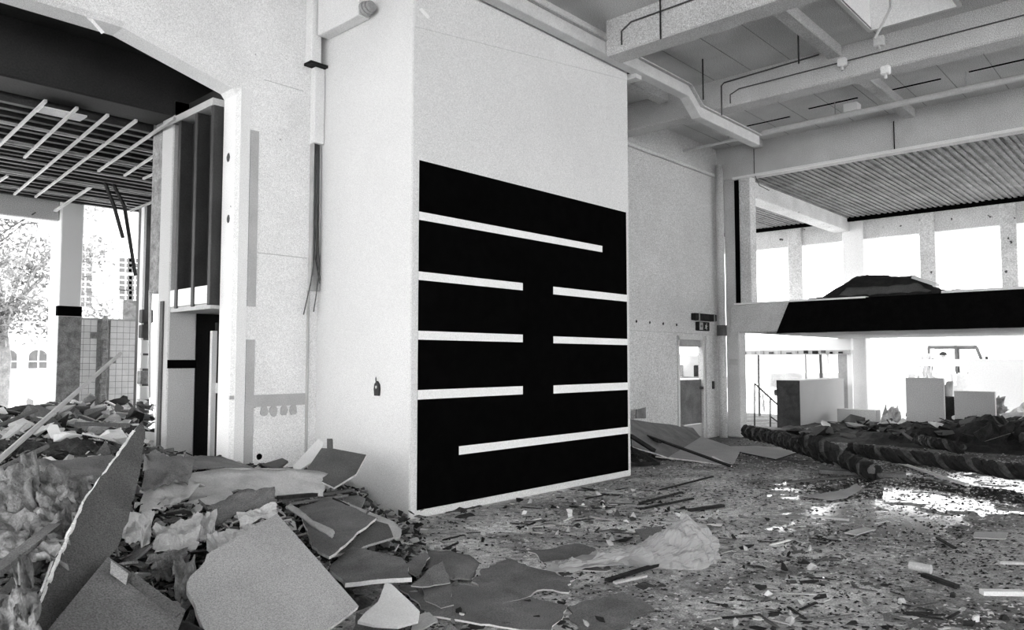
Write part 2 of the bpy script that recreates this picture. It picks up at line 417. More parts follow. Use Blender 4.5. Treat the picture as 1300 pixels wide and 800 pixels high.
BEAMS = ((8.05, 8.40, 5.62, -11, 5.72, 'concrete ceiling beam nearest the mural box'), (11.0, 11.35, 5.62, -11, YW, 'middle concrete ceiling beam running to the far wall'), (4.4, 4.75, 5.62, -11, YW, 'concrete ceiling beam in front of the tall back wall, left of the box'),
         (0.6, 0.95, 5.62, -11, YW, 'concrete ceiling beam overhead'), (-3.2, -2.85, 5.62, -11, YW, 'leftmost concrete ceiling beam'))
for x0, x1, z0, y0, y1, lab in BEAMS:
    if x0 == 4.4: continue
    tag(B((x0, x1, y0, y1, z0, CEIL + .05)).build('ceiling_beam', M_beam, bevel=0.02), lab, kind=S)
b3 = tag(B((XQ, XQ + .35, -11, YW, 5.41, CEIL + .05)).build('ceiling_beam', M_beam, bevel=0.015), 'deep concrete edge beam above the balcony opening', kind=S)
B((XQ - .03, XQ + .02, -11, 7.2, 5.385, 5.43)).build('edge_trim', M_white, b3)
for k, y in enumerate((6.62, 3.78, 0.9, -2.0)):
    for x0, x1, nm in ((8.40, 11.0, 'between the box beam and the middle beam'), (11.35, XQ, 'between the middle beam and the edge beam')):
        if (k == 0 and x0 < 9): x0 = 8.9
        tag(B((x0, x1, y - .1, y + .1, 5.95, CEIL + .02)).build('ceiling_rib', M_beam, bevel=0.015), '%s cross rib of the ceiling %s' % (('far', 'second', 'third', 'near')[k], nm), kind=S)

# open left and rear sides of the hall: slender columns only, daylight comes in between them
for i, (x, y) in enumerate([(-8.8, -8), (-8.8, -3), (-8.8, 2.5)]):
    tag(B((x - .2, x + .2, y - .2, y + .2, 0, CEIL)).build('column', M_outerconc, bevel=0.02), 'concrete column on the open side of the hall behind the viewer', kind=S, group='columns of the open side')

# unseen rear wall added to cut light on mural and ceiling, with tall windows
m = B((-9, XQ + .3, -11.3, -11, 0, .9), (-9, XQ + .3, -11.3, -11, 4.7, CEIL))
for x in (-9, -5.5, -1.5, 2.5, 6.5, 10.5, 14.0): m.box(x, x + 1.0, -11.3, -11, .9, 4.7)
tag(m.build('wall_rear_added', M_hall), 'added rear wall behind the viewer limiting the light, with a row of tall windows', kind=S)

# corner by the balcony: column, jamb and upper post
tag(B((XQ + .01, XQ + .3, 7.12, 7.42, 0, 5.41)).build('column', M_beam, bevel=0.02), 'pale corner column where the far wall meets the balcony', kind=S)
up = tag(B((XQ + .02, XQ + .3, 6.84, 7.09, 2.75, 5.41)).build('column', M_outerconc, bevel=0.015), 'rust-spotted upper post standing on the balcony parapet', kind=S)
tag(B((XQ - .01, XQ + .12, 7.09, 7.17, 2.78, 5.36)).build('trim_1', M_black), 'black vertical strip between corner column and upper post', kind=S)

# balcony: parapet front, black cladding, floor slab
pr = tag(B((XQ - .02, XQ + .22, -11, 7.30, 2.17, 2.74), (XQ + .1, XO + .3, -11, 7.28, 2.175, 2.36)).build('balcony', M_beam, bevel=0.01), 'balcony parapet and slab along the right side of the hall', kind=S)
m = MB(); m.prism([(-11, 2.13), (6.31, 2.13), (6.035, 2.755), (-11, 2.755)], 'x', XQ - 0.045, XQ - .015)
m.build('black_cladding', M_parapet_black, pr)
B((XQ - .05, XQ + .25, 4.6, 7.2, 2.742, 2.775)).build('coping', M_white, pr)
B((XQ - .055, XQ + .25, -11, 3.35, 2.755, 2.80)).build('coping', M_white, pr)
for i in range(9):
    B((XQ + .05, XQ + .2, 6.2 - i * .8, 6.2 - i * .8 + .35, 2.13, 2.17)).build('broken_edge', M_roughconc, pr)

# outer bay: ribbed ceiling, cross beam, lintel, columns
oc = tag(B((XQ + .3, XO + 1.0, -11, 13, ZO, ZO + .3)).build('ceiling', M_ribbed), 'ribbed timber board ceiling of the outer bay', kind=S)
m = MB(); y = -4.0; rn = random.Random(5)
while y < 12.6:
    wd = 0.10; m.box(XQ + .3, XO - .15, y, y + wd * .62, ZO - .022 - rn.uniform(0, .012), ZO + .01); y += wd + rn.uniform(0, .05)
st = m.build('board_strip', M_ribbed, oc); st['kind'] = 'stuff'
B((XO - .22, XO - .12, -11, 13, ZO - .12, ZO)).build('dark_gap_strip', M_black, oc)  # black strip painted in for the shade of the gap under the ceiling
tag(B((XQ + .3, XO, 7.0, 7.42, 5.08, ZO)).build('ceiling_beam', M_outerconc, bevel=0.015), 'bright cross beam of the outer bay with dark chipped spots', kind=S)
tag(B((XO, XO + .3, -11, 13, 4.84, 5.36)).build('wall_outer', M_outerconc), 'concrete lintel band above the outer windows', kind=S)
for y0, y1, lab in ((8.32, 8.72, 'outer column left of the cross beam'), (6.66, 7.2, 'wide outer column under the cross beam'), (4.94, 5.30, 'outer column right of the debris heap on the balcony'), (3.2, 3.54, 'dark-streaked outer column at the right edge'),
                    (1.45, 1.8, 'outer column past the right edge'), (-.4, -.05, 'far right outer column'), (-2.2, -1.85, 'outer column behind the viewer'), (10.1, 10.45, 'outer column hidden behind the corner')):
    tag(B((XO - .06, XO + .32, y0, y1, 2.36 if y0 != 6.66 else -.35, ZO - .05)).build('column', M_outerconc if y0 != 6.66 else M_white, bevel=0.02), lab, kind=S)

# lower level beyond the balcony: glazed screen, half walls, white yard wall
XS = 20.7
sc_ = empty('window_1', (XS, 8.2, 0)); tag(sc_, 'white framed glazed entrance screen under the balcony', kind=S)
def SY(px): return float(PX(px, 450, XS)[1])
B((XS, XS + .15, SY(1081), SY(930), 1.86, 2.17)).build('fascia', M_white, sc_)
hd = B((XS - .06, XS + .12, SY(1078), SY(930), 1.74, 1.86)).build('header', M_greypaint, sc_)
rn = random.Random(3)
for i in range(12):
    yy = SY(945 + i * 11); B((XS - .1, XS - .06, yy - rn.uniform(.06, .16), yy, 1.74 + rn.uniform(0, .05), 1.8 + rn.uniform(0, .06))).build('loose_batten', rn.choice([M_darkgrey, M_lightgrey, M_soot]), hd)
for px, wd, mt in ((942, .09, M_white), (962, .035, M_darkgrey), (1022, .03, M_extgrey), (1041, .06, M_darkgrey), (1050, .05, M_white), (1078, .12, M_white)):
    B((XS, XS + .08, SY(px) - wd / 2, SY(px) + wd / 2, 0, 1.76)).build('mullion', mt, sc_)
B((XS + .02, XS + .06, SY(1076), SY(1063), 0.3, 1.74)).build('side_panel', M_extgrey, sc_)
for a, b_ in ((943, 961), (963, 1021), (1023, 1040)):
    B((XS + .03, XS + .036, SY(b_), SY(a), 0.05, 1.74)).build('pane', M_glass, sc_)

YH = 7.0
hw = MB(); hw.box(17.5, 20.4, YH, YH + .55, 0, 1.12)
h = tag(hw.build('half_wall', M_halfwall, bevel=.01), 'grey half-height wall with a dark end beside the stair rail', kind=S)
B((17.485, 17.5, YH, YH + .55, 0, 1.12)).build('dark_end', M_soot, h)
def wallX(name, X, pxs, pys, thick, mat, label):
    y0 = float(PX(pxs[1], 500, X)[1]); y1 = float(PX(pxs[0], 500, X)[1]); xm = (pxs[0] + pxs[1]) / 2
    z1 = float(PX(xm, pys[0], X)[2]); z0 = max(0.0, float(PX(xm, pys[1], X)[2]))
    return tag(B((X, X + thick, y0, y1, z0, z1)).build(name, mat, bevel=.008), label, kind=S)
wallX('half_wall', 19.2, (1062, 1112), (520, 560), .3, M_hall, 'low grey wall stub below the open yard view')
wallX('half_wall', 18.6, (1150, 1198), (480, 560), .12, M_halfwall, 'upright grey panel wall in front of the yard hole')
wallX('half_wall', 19.6, (1211, 1263), (497, 560), .12, M_halfwall, 'lower grey panel wall right of the upright panel')
XY_ = 23.0
def YY(px): return float(PX(px, 470, XY_)[1])
def ZY(px, py): return float(PX(px, py, XY_)[2])
ya, yb, yc, yd = YY(1420), YY(1229), YY(1151), YY(1088)
zt, z1, z0 = ZY(1200, 456), ZY(1190, 465), ZY(1190, 505)
yw_ = tag(B((XY_, XY_ + .12, ya, yb, -.35, zt), (XY_, XY_ + .12, yc, yd, -.35, zt), (XY_, XY_ + .12, yb, yc, z1, zt), (XY_, XY_ + .12, yb, yc, -.35, z0)).build('wall_yard', M_ext), 'low white yard wall with a square hole in front of the truck', kind=S)

# stair rail
sr = empty('stair_rail', PX(960, 545, 17.6)); tag(sr, 'thin black steel handrail going down beside the dark half wall', 'handrail')
def RP(px, py): return PX(px, py, 17.6)
m = MB()
MB().tube([RP(958, 487), RP(996, 522)], .022).build('top_rail', M_blackmetal, sr)
MB().tube([RP(977, 528), RP(997, 543)], .018).build('lower_rail', M_blackmetal, sr)
for a, b_ in (((958, 487), (958, 545)), ((978, 505), (978, 548)), ((996, 522), (996, 550))):
    q = RP(*b_); MB().tube([RP(*a), (q[0], q[1], 0)], .02).build('post', M_blackmetal, sr)

# door of the far wall: frame, half leaf, fanlight strip
d1 = empty('door_1', (13.6, YW + .1, 0)); tag(d1, 'grey half door in the far wall, open above', kind=S)
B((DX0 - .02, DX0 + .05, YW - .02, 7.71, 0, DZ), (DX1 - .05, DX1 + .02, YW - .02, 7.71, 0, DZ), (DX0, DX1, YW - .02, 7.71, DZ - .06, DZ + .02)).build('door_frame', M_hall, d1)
B((DX0 + .05, DX1 - .05, 7.65, 7.69, 0.32, 1.2)).build('door_leaf', M_midgrey, d1)
B((DX0 + .05, DX1 - .05, 7.65, 7.69, 0.02, 0.30)).build('kick_panel', M_greypaint, d1)
B((DX0 + .05, DX1 - .05, 7.66, 7.69, 1.86, 2.0)).build('top_panel', M_extgrey, d1)
B((DX1 - .12, DX1 - .06, 7.59, 7.65, 1.0, 1.06)).build('handle', M_darkgrey, d1)
tag(B((DX1 + .06, XQ - .12, YW - .04, YW + .01, 0, 2.1)).build('trim_2', M_hall, bevel=.01), 'flat pale panel between the doorway and the downpipe', kind=S)
sw = tag(B((14.36, 14.43, YW - .075, YW - .04, 1.0, 1.16)).build('wall_switch', M_blackmetal, bevel=.01), 'small black switch plate beside the downpipe', 'switch')
B((14.38, 14.41, YW - .085, YW - .07, 1.05, 1.11)).build('rocker', M_darkgrey, sw)

# ================================================================== BACK ROOM through the opening
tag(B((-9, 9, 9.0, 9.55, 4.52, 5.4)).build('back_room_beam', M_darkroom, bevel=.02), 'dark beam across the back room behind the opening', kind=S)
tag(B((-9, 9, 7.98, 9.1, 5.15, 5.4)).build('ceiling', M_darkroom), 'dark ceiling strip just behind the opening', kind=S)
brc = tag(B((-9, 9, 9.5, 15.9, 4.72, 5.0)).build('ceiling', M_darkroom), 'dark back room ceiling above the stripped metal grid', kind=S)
tag(B((-9, 4.45, 15.3, 15.75, 4.12, 4.75)).build('back_room_beam', M_beam, bevel=.02), 'grey outer beam at the far end of the back room', kind=S)
co = tag(B((4.45, 4.83, 15.2, 15.75, 0, 4.72)).build('column', M_white, bevel=.02), 'white column in the back room with a black painted band', kind=S)
p = PY(87, 395, 15.2)
B((4.44, 4.84, 15.185, 15.3, p[2] - .09, p[2] + .09)).build('black_band', M_black, co)
B((4.46, 4.84, 15.188, 15.3, 0, p[2] - .10)).build('bare_concrete', M_roughconc, co)
B((4.3, 4.95, 15.1, 15.8, 4.5, 4.75)).build('column_head', M_white, co)

# partition on the right of the opening: pier, fins, sill, dark doorway
PXN = 3.80
pi = tag(B((PXN, 4.14, 9.0, 9.32, 0, 4.72)).build('pier', M_pier, bevel=.015), 'white pier with a black band behind the opening jamb', kind=S)
B((PXN + .0, 4.145, 8.99, 9.0, 1.50, 1.60)).build('black_band', M_black, pi)
B((PXN - .02, PXN, 9.12, 9.2, 0, 2.3)).build('dark_groove', M_darkgrey, pi)
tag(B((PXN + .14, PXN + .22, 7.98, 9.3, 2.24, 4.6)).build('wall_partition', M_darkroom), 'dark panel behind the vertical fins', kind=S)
tag(B((PXN + .01, 4.1, 9.33, 9.62, 2.42, 4.6)).build('pier', M_roughconc, bevel=.01), 'short grey hanging post just behind the white pier', kind=S)
fn = empty('fin_screen', (PXN, 8.5, 2.25)); tag(fn, 'screen of dark vertical fins above the doorway by the jamb', 'screen')
for y in (8.83, 8.40, 8.0): B((PXN, PXN + .15, y - .035, y + .035, 2.2, 4.42)).build('fin', M_darkwood, fn, bevel=.006)
B((PXN - .01, PXN + .15, 7.98, 9.0, 4.42, 4.50)).build('top_rail', M_greypaint, fn)
for y0, y1 in ((8.04, 8.36), (8.44, 8.79), (8.87, 9.0)): B((PXN + .01, PXN + .14, y0, y1, 2.22, 2.42)).build('sill_block', M_white, fn, bevel=.006)
B((PXN + .02, 4.9, 7.98, 9.0, 2.16, 2.215)).build('soffit', M_greypaint, fn)
tag(B((3.98, 4.3, 9.3, 9.4, 2.2, 4.72), (4.14, 9, 9.3, 9.45, 0, 4.72), (8.9, 9, 7.98, 9.3, 0, 4.72), (3.98, 9, 7.98, 9.3, 4.6, 4.72)).build('wall_dark_enclosure', M_darkroom), 'added dark enclosure that keeps the doorway by the jamb black', kind=S)  # enclosure added, its dark walls stand in for the unlit interior
dl = empty('door_2', (4.55, 8.9, 0)); tag(dl, 'narrow white door leaf standing ajar in the dark doorway', kind=S)
m = MB(); q0 = PY(266, 480, 8.85); q1 = PY(271, 480, 8.85)
B((q0[0], q1[0] + .01, 8.8, 8.86, 0, 1.95)).build('leaf_edge', M_white, dl)
B((q1[0] + .01, q1[0] + .5, 8.82, 8.86, 0, 2.05)).build('leaf', M_darkwood, dl)
hq = PY(275, 497, 8.8); B((hq[0] - .02, hq[0] + .05, 8.74, 8.82, hq[2] - .02, hq[2] + .1)).build('door_handle', M_palemetal, dl)

# tiled wall beyond the back room column: every tile a piece
TY = 15.5
tw = empty('wall_tiled', (5.5, TY, 0)); tag(tw, 'broken white tiled wall beside the back room column', kind=S)
zt = float(PY(120, 406, TY)[2]); xl = 4.86; xr = float(PY(180, 450, TY)[0])
B((xl, xr, TY + .012, TY + .14, 0, zt)).build('backing', M_grout, tw)
ts = 0.118; tile = None; gx0 = float(PY(127, 450, TY)[0]); gx1 = float(PY(134, 450, TY)[0])
rn = random.Random(11); nx = int((xr - xl) / ts)
for j in range(int(zt / ts)):
    for i in range(nx):
        x0 = xl + i * ts; z0 = zt - (j + 1) * ts
        if z0 < 0.35: continue
        if x0 + ts > gx0 + .02 * math.sin(j) and x0 < gx1 + .02 * math.sin(j * 1.7) + (.05 if j > 12 else 0): continue
        if (i, j) == (2, 2) or rn.random() < 0.015: continue
        if tile is None:
            t = tile = B((x0 + .004, x0 + ts - .004, TY, TY + .014, z0 + .004, z0 + ts - .004)).build('tile', M_tile, tw); t0 = (x0, z0)
        else:
            t = tile.copy(); COL.objects.link(t); t.location = (x0 - t0[0], 0, z0 - t0[1]); t.parent = tw
m = MB(); rn = random.Random(2); zz = 0.3
while zz < zt:
    hh = rn.uniform(.08, .2); m = MB(); m.box(gx0 + rn.uniform(-.02, .02), gx1 + rn.uniform(-.02, .03), TY - .05 - rn.uniform(0, .03), TY + .02, zz, zz + hh); m.build('broken_rib', M_roughconc, tw, bevel=.012); zz += hh
B((xl, xr, TY - .01, TY + .16, zt, zt + .03)).build('coping', M_greypaint, tw)
q = PY(180, 385, TY + .5); q2 = PY(155, 385, TY + .5)
tag(B((float(PY(156, 400, 17)[0]), float(PY(178, 400, 17)[0]), 17, 17.2, 0, float(PY(166, 381, 17)[2]))).build('half_wall', M_roughconc), 'small grey block wall just above the tiled wall', kind=S)
# posts between tiled wall and pier
ps = tag(B((float(PY(183, 300, 14.4)[0]), float(PY(196, 300, 14.4)[0]), 14.4, 14.7, 0, 4.72)).build('pier', M_darkgrey, bevel=.02), 'dark post behind the white pier', kind=S)
B((float(PY(181.5, 300, 14.4)[0]), float(PY(184.5, 300, 14.4)[0]), 14.36, 14.5, 0, 4.72)).build('white_lining', M_white, ps)
rn = random.Random(8)
for i in range(7):
    x = float(PY(182, 420, 14.3)[0]); z = 0.6 + i * .28; B((x - .05, x + rn.uniform(.1, .22), 14.25, 14.4, z, z + .24)).build('masonry_lump', rn.choice([M_roughconc, M_darkgrey, M_white]), ps, bevel=.012)
tb = tag(MB().tube([PY(197, 282, 14.2), PY(193, 355, 14.2), PY(190.5, 370, 14.2), PY(190, 455, 14.2), PY(190, 505, 14.2)], .025).build('downpipe', M_palemetal), 'thin pale pipe bending down beside the dark post', 'pipe')

# ================================================================== FIXTURES
def chan(pts, w, h):
    """rectangular channel following pts (its lower centre line), parallel to the x axis"""
    m = MB(); v = []; f = []
    for p in pts:
        v += [(p[0], p[1] - w / 2, p[2]), (p[0], p[1] + w / 2, p[2]), (p[0], p[1] + w / 2, p[2] + h), (p[0], p[1] - w / 2, p[2] + h)]
    n = len(pts)
    for i in range(n - 1):
        for k in range(4): f.append((i * 4 + k, i * 4 + (k + 1) % 4, i * 4 + 4 + (k + 1) % 4, i * 4 + 4 + k))
    f += [(3, 2, 1, 0), tuple((n - 1) * 4 + k for k in range(4))]
    return m.add(v, f)
# cable duct over the mural box
YT = 5.80
dct = empty('cable_duct', (9, YT, 5.5)); tag(dct, 'grey cable duct running over the mural box and stepping down', 'cable duct')
chan([(4.95, YT, 5.66), (10.25, YT, 5.66), (10.62, YT, 5.42), (12.75, YT, 5.42)], 0.16, 0.17).build('channel', M_palemetal, dct, bevel=.008)
chan([(4.95, YT - .02, 5.835), (10.28, YT - .02, 5.835), (10.65, YT - .02, 5.595), (12.75, YT - .02, 5.595)], 0.2, 0.018).build('cover', M_beam, dct)
B((8.90, 9.05, YT, 6.4, 5.60, 5.68)).build('side_branch', M_palemetal, dct)
B((8.88, 9.4, 5.9, 6.5, 5.78, 5.84)).build('bracket', M_soot, dct)
# broken pipe stub at the top of the box's left face
stb = empty('pipe_stub', (4.7, 7.0, 5.3)); tag(stb, 'boxed pipe stub with a ragged end high on the left face of the box', 'pipe')
pA, pB = PX(408, 40, XB0), PX(470, 10, XB0)
B((XB0 - .16, XB0 - .002, float(pB[1]), YW - .16, 5.36, CEIL)).build('boxing', M_white, stb, bevel=.01)
for i in range(3):
    y = float(pB[1]) - .03 - i * .045; MB().tube([(XB0 - .09, y, 5.43), (XB0 - .09, y - .035, 5.44)], .085 - .012 * i, 14).build('torn_collar', M_lightgrey, stb)
# vertical cable chase in the corner
cc = empty('cable_chase', (4.86, YW, 2.6)); tag(cc, 'tall white cable chase with hanging cables in the wall corner', 'cable duct')
B((4.79, 4.925, YW - .10, YW, 4.12, 5.02)).build('cover', M_white, cc, bevel=.008)
B((4.71, 4.84, YW - .14, YW, 5.06, CEIL)).build('upper_cover', M_white, cc, bevel=.008)
B((4.70, 4.93, YW - .15, YW, 5.025, 5.055)).build('dark_joint', M_soot, cc)
B((4.80, 4.82, YW - .06, YW, 2.4, 4.12)).build('side_rail', M_metal, cc)
B((4.90, 4.915, YW - .06, YW, 2.4, 4.12)).build('side_rail', M_metal, cc)
B((4.82, 4.90, YW - .02, YW, 2.4, 4.12)).build('back_plate', M_greypaint, cc)
B((4.79, 4.81, YW - .03, YW, 0.2, 2.4)).build('lower_rail', M_greypaint, cc)
rn = random.Random(21)
for i in range(5):
    x = 4.83 + i * .015; pts = []; zb = rn.uniform(2.0, 2.7)
    for k in range(14):
        t = k / 13; z = 4.12 + (zb - 4.12) * t
        pts.append((x + .03 * math.sin(t * 4 + i) * t + (.09 * max(0, t - .75) * (1 if i % 2 else -1)) * 4, YW - .05 - .03 * t * (i % 3), z))
    MB().tube(pts, .007, 5).build('cable', M_darkgrey, cc)
# black wall socket on the left face of the box
p = PX(480, 494, XB0); ws = empty('wall_socket', p); tag(ws, 'small black socket remnant on the left face of the box', 'socket')
m = MB(); m.prism([(p[1] - .035, p[2] - .07), (p[1] + .035, p[2] - .07), (p[1] + .045, p[2]), (p[1] + .035, p[2] + .05), (p[1], p[2] + .085), (p[1] - .035, p[2] + .05), (p[1] - .045, p[2])], 'x', XB0 - .025, XB0); m.build('back_box', M_blackmetal, ws)
lump('screw', (XB0 - .028, p[1], p[2] + .02), (.008, .014, .018), M_white, 2, .1, 1, parent=ws); lump('wire_end', (XB0 - .03, p[1], p[2] + .1), (.008, .008, .035), M_darkgrey, 3, .1, 1, parent=ws)

# long pipe below the ceiling on the balcony side
pp = empty('ceiling_pipe', (13.32, 3, 5.78)); tag(pp, 'long pale pipe hanging below the ceiling towards the balcony beam', 'pipe')
MB().tube([(13.32, 7.57, 5.79), (13.32, -10, 5.84)], .03, 10).build('pipe', M_palemetal, pp)
MB().tube([(13.28, 5.9, 5.80), (13.28, -10, 5.85)], .05, 10).build('sleeve', M_palemetal, pp)
for y in (6.6, 4.6, 2.6, .6): MB().tube([(13.32, y, 5.8), (13.32, y, CEIL)], .008, 6).build('hanger', M_metal, pp)
p = PZ(1031, 148, 5.86); B((13.2, 13.42, 4.2, 4.42, 5.84, 5.98)).build('junction_box', M_white, pp)

# conduits and small boxes on the beams
def conduit(pts, r, label, mat=M_darkgrey):
    o = tag(MB().tube(pts, r, 6).build('conduit', mat), label, 'conduit'); return o
conduit([(10.985, 5.4, 5.66), (10.985, 5.4, 5.80), (10.985, 5.25, 5.86), (10.985, -10, 5.86)], .010, 'lower thin cable along the side of the middle ceiling beam')
conduit([(10.985, 5.55, 5.5), (10.985, 5.55, 5.98), (10.985, 5.5, 6.02), (10.985, 4.0, 6.06)], .012, 'upper thin cable looping at the end of the middle ceiling beam')
conduit([(8.035, 5.45, 5.7), (8.035, 5.45, 5.88), (8.035, 5.3, 5.96), (8.035, -10, 5.96)], .012, 'double cable along the side of the beam nearest the box')
conduit([(10.2, 2.8, 7.1), (10.2, 2.8, 6.1), (10.2, 3.0, 5.75)], .02, 'thin pipe dropping out of the skylight well', M_palemetal)
for (px, py, X, s, lab) in ((1117, 53, 10.98, .07, 'small white junction box under the skylight on the middle beam'), (1125, 90, 10.98, .06, 'round white fitting on the middle ceiling beam'), (1070, 80, 10.95, .06, 'small pale bracket at the rib end on the middle beam')):
    p = PX(px, py, X); b_ = empty('junction_box', p); tag(b_, lab, 'junction box')
    B((X - .07, X + .02, p[1] - s, p[1] + s, p[2] - s, p[2] + s)).build('housing', M_white, b_, bevel=.015)
    MB().tube([(X - .03, p[1], p[2] - s), (X - .03, p[1], p[2] - s - .06)], .02, 8).build('stub', M_palemetal, b_)
for i, (px, py0, X) in enumerate(((892, 75, 9.6), (838, 0, 8.7), (1013, 35, 9.9))):
    t = PZ(px, py0, CEIL - .0); o = tag(MB().tube([(t[0], t[1], CEIL), (t[0], t[1], CEIL - (.62 if i == 0 else .5))], .012, 6).build('hanging_rod', M_blackmetal), ('thin dark rod hanging above the step of the cable duct', 'thin dark rod hanging in front of the beam nearest the box', 'thin dark rod hanging beside the ceiling rib')[i], 'rod')
p = PX(1135, 158, XQ)
tag(MB().tube([(XQ - .02, float(p[1]), 5.95), (XQ - .02, float(p[1]), 5.42)], .010, 6).build('hanging_rod', M_soot), 'thin dark rod down the face of the edge beam', 'rod')
p = PX(958, 215, XQ)
tag(MB().tube([(XQ - .02, float(p[1]), 5.95), (XQ - .02, float(p[1]), 5.43), (XQ + .1, float(p[1]) - .05, 5.2), (XQ + .35, float(p[1]) - .15, 5.12)], .009, 6).build('hanging_rod', M_darkgrey), 'thin wire down the edge beam near the corner column', 'wire')
# downpipe in the corner
dp = empty('downpipe', (14.52, 7.42, 0)); tag(dp, 'pale downpipe rising in the corner beside the corner column', 'pipe')
MB().tube([(14.53, 7.42, 0), (14.53, 7.42, 2.1)], .085, 14).build('lower_pipe', M_hall, dp, smooth=True)
MB().tube([(14.53, 7.42, 2.1), (14.53, 7.42, 2.32)], .10, 14).build('collar', M_darkgrey, dp)
MB().tube([(14.53, 7.42, 2.32), (14.53, 7.42, 5.7)], .08, 14).build('upper_pipe', M_beam, dp, smooth=True)
B((XQ - .06, XQ, 7.15, 7.32, 1.5, 1.62)).build('clamp', M_greypaint, dp)

# exit sign with running figure and arrow, and the dark lamp bar above it
p0, p1 = PY(882.5, 408.5, YW - .05), PY(896, 420.5, YW - .05)
x0, x1, z0, z1 = float(p0[0]), float(p1[0]), float(p1[2]), float(p0[2])
es = empty('exit_sign', (x0, YW - .1, z0)); tag(es, 'small exit sign with running figure above the doorway', 'sign')
B((x0, x1, YW - .14, YW - .05, z0, z1)).build('housing', M_soot, es, bevel=.008)
xm = x0 + (x1 - x0) * .34
B((x0 + .012, xm, YW - .146, YW - .139, z0 + .015, z1 - .015)).build('arrow_field', M_extgrey, es)
m = MB(); cx = (x0 + xm) / 2; cz = (z0 + z1) / 2
m.prism([(cx - .03, cz - .012), (cx + .012, cz - .012), (cx + .012, cz - .035), (cx + .045, cz), (cx + .012, cz + .035), (cx + .012, cz + .012), (cx - .03, cz + .012)], 'y', YW - .15, YW - .145); m.build('arrow', M_darkgrey, es)
fx = x0 + (x1 - x0) * .68; fz = z0 + (z1 - z0) * .5; k = (z1 - z0) * .42
m = MB()
for a, b_, wd in (((-.05, .35), (-.25, -.15), .26), ((-.25, -.15), (.12, -.38), .17), ((.12, -.38), (.05, -.85), .15), ((-.25, -.15), (-.48, -.5), .17), ((-.48, -.5), (-.85, -.52), .14), ((-.05, .35), (-.45, .3), .12), ((-.45, .3), (-.6, -.02), .11), ((0, .32), (.25, .02), .12), ((.25, .02), (.55, .12), .11)):
    m.bar((fx + a[0] * k, YW - .143, fz + a[1] * k), (fx + b_[0] * k, YW - .143, fz + b_[1] * k), wd * k, .006, up=(0, 1, 0))
m.tube([(fx + .12 * k, YW - .146, fz + .66 * k), (fx + .12 * k, YW - .14, fz + .66 * k)], .15 * k, 12)
m.build('running_figure', M_whitechip, es)
p0, p1 = PY(877, 397.5, YW - .05), PY(912, 403.5, YW - .05)
lb = empty('emergency_lamp', (float(p0[0]), YW - .1, float(p1[2]))); tag(lb, 'dark lamp bar fixed above the exit sign', 'lamp')
z1 = float(p0[2]); z0 = z1 - .14; x0 = float(p0[0]); x1 = 14.42
B((x0, x1, YW - .15, YW - .05, z0, z1)).build('housing', M_soot, lb, bevel=.01)
for t in (.18, .88):
    xx = x0 + (x1 - x0) * t; B((xx - .02, xx + .02, YW - .157, YW - .05, z0 - .005, z1 + .005)).build('clip', M_extgrey, lb)

# stripped ceiling grid of the back room: each rail and each joist a piece
cg = empty('ceiling_grid', (3.5, 12, 4.5)); tag(cg, 'stripped suspended ceiling of metal rails under dark joists in the back room', 'ceiling grid')
rn = random.Random(4)
for i in range(21):
    y = 9.7 + i * .27 + rn.uniform(-.04, .04)
    B((-1.0, 6.2, y, y + .09, 4.46, 4.70)).build('joist', M_darkwood, cg)
ZG = 4.40
def GP(px, py, dz=0.0): return PZ(px, py, ZG + dz)
for a, b_ in (((58, 128), (-20, 203)), ((98, 137), (31, 200)), ((137, 146), (18, 247)), ((173, 153), (45, 250)), ((222, 150), (125, 217)), ((215, 185), (158, 223)), ((212, 213), (182, 227)), ((10, 223), (-10, 236)), ((40, 290), (150, 215))):
    A, Bq = GP(*a), GP(*b_)
    if a == (40, 290): continue
    MB().bar(A, Bq, .03, .03).build('grid_rail', M_metal, cg)
for i, y in enumerate((10.4, 11.3, 12.2, 13.1, 14.2)):
    B((-0.6 + .3 * i, 5.2, y, y + .03, ZG - .0, ZG + .03)).build('cross_rail', M_greypaint, cg)
p = GP(88, 151); B((p[0] - .3, p[0] + .15, p[1] - .12, p[1] + .12, ZG + .03, ZG + .05)).build('ceiling_panel', M_white, cg)
# hanging bent rails
for pts, lab in (([(70, 268, 15.0), (138, 222, 13.0)], 'pale rail sagging from the back room ceiling to the column head'),
                 ([(130, 224, 13.0), (145, 262, 13.1), (156, 302, 13.2)], 'shorter dark bent strip hanging from the back room ceiling'),
                 ([(138, 222, 13.0), (158, 262, 13.1), (164, 300, 13.2), (172, 350, 13.3)], 'longer dark bent strip hanging from the back room ceiling'),
                 ([(205, 252, 13.5), (165, 268, 14.0)], 'short pale rail hanging beside the pier')):
    P3 = [PY(a, b_, c) for a, b_, c in pts]; m = MB()
    for i in range(len(P3) - 1): m.bar(P3[i], P3[i + 1], .05, .03)
    tag(m.build('hanging_rail', M_metal if 'pale' in lab else M_soot), lab, 'rail')
for pts, lab in (([(62, 282, 15.6), (30, 284, 16), (10, 300, 16.5), (-20, 320, 17)], 'upper thin wire outside the back room'), ([(45, 270, 15.2), (20, 285, 15.8), (-20, 312, 16.5)], 'lower thin wire outside the back room')):
    tag(MB().tube([PY(*q) for q in pts], .012, 5).build('wire', M_darkgrey), lab, 'wire')

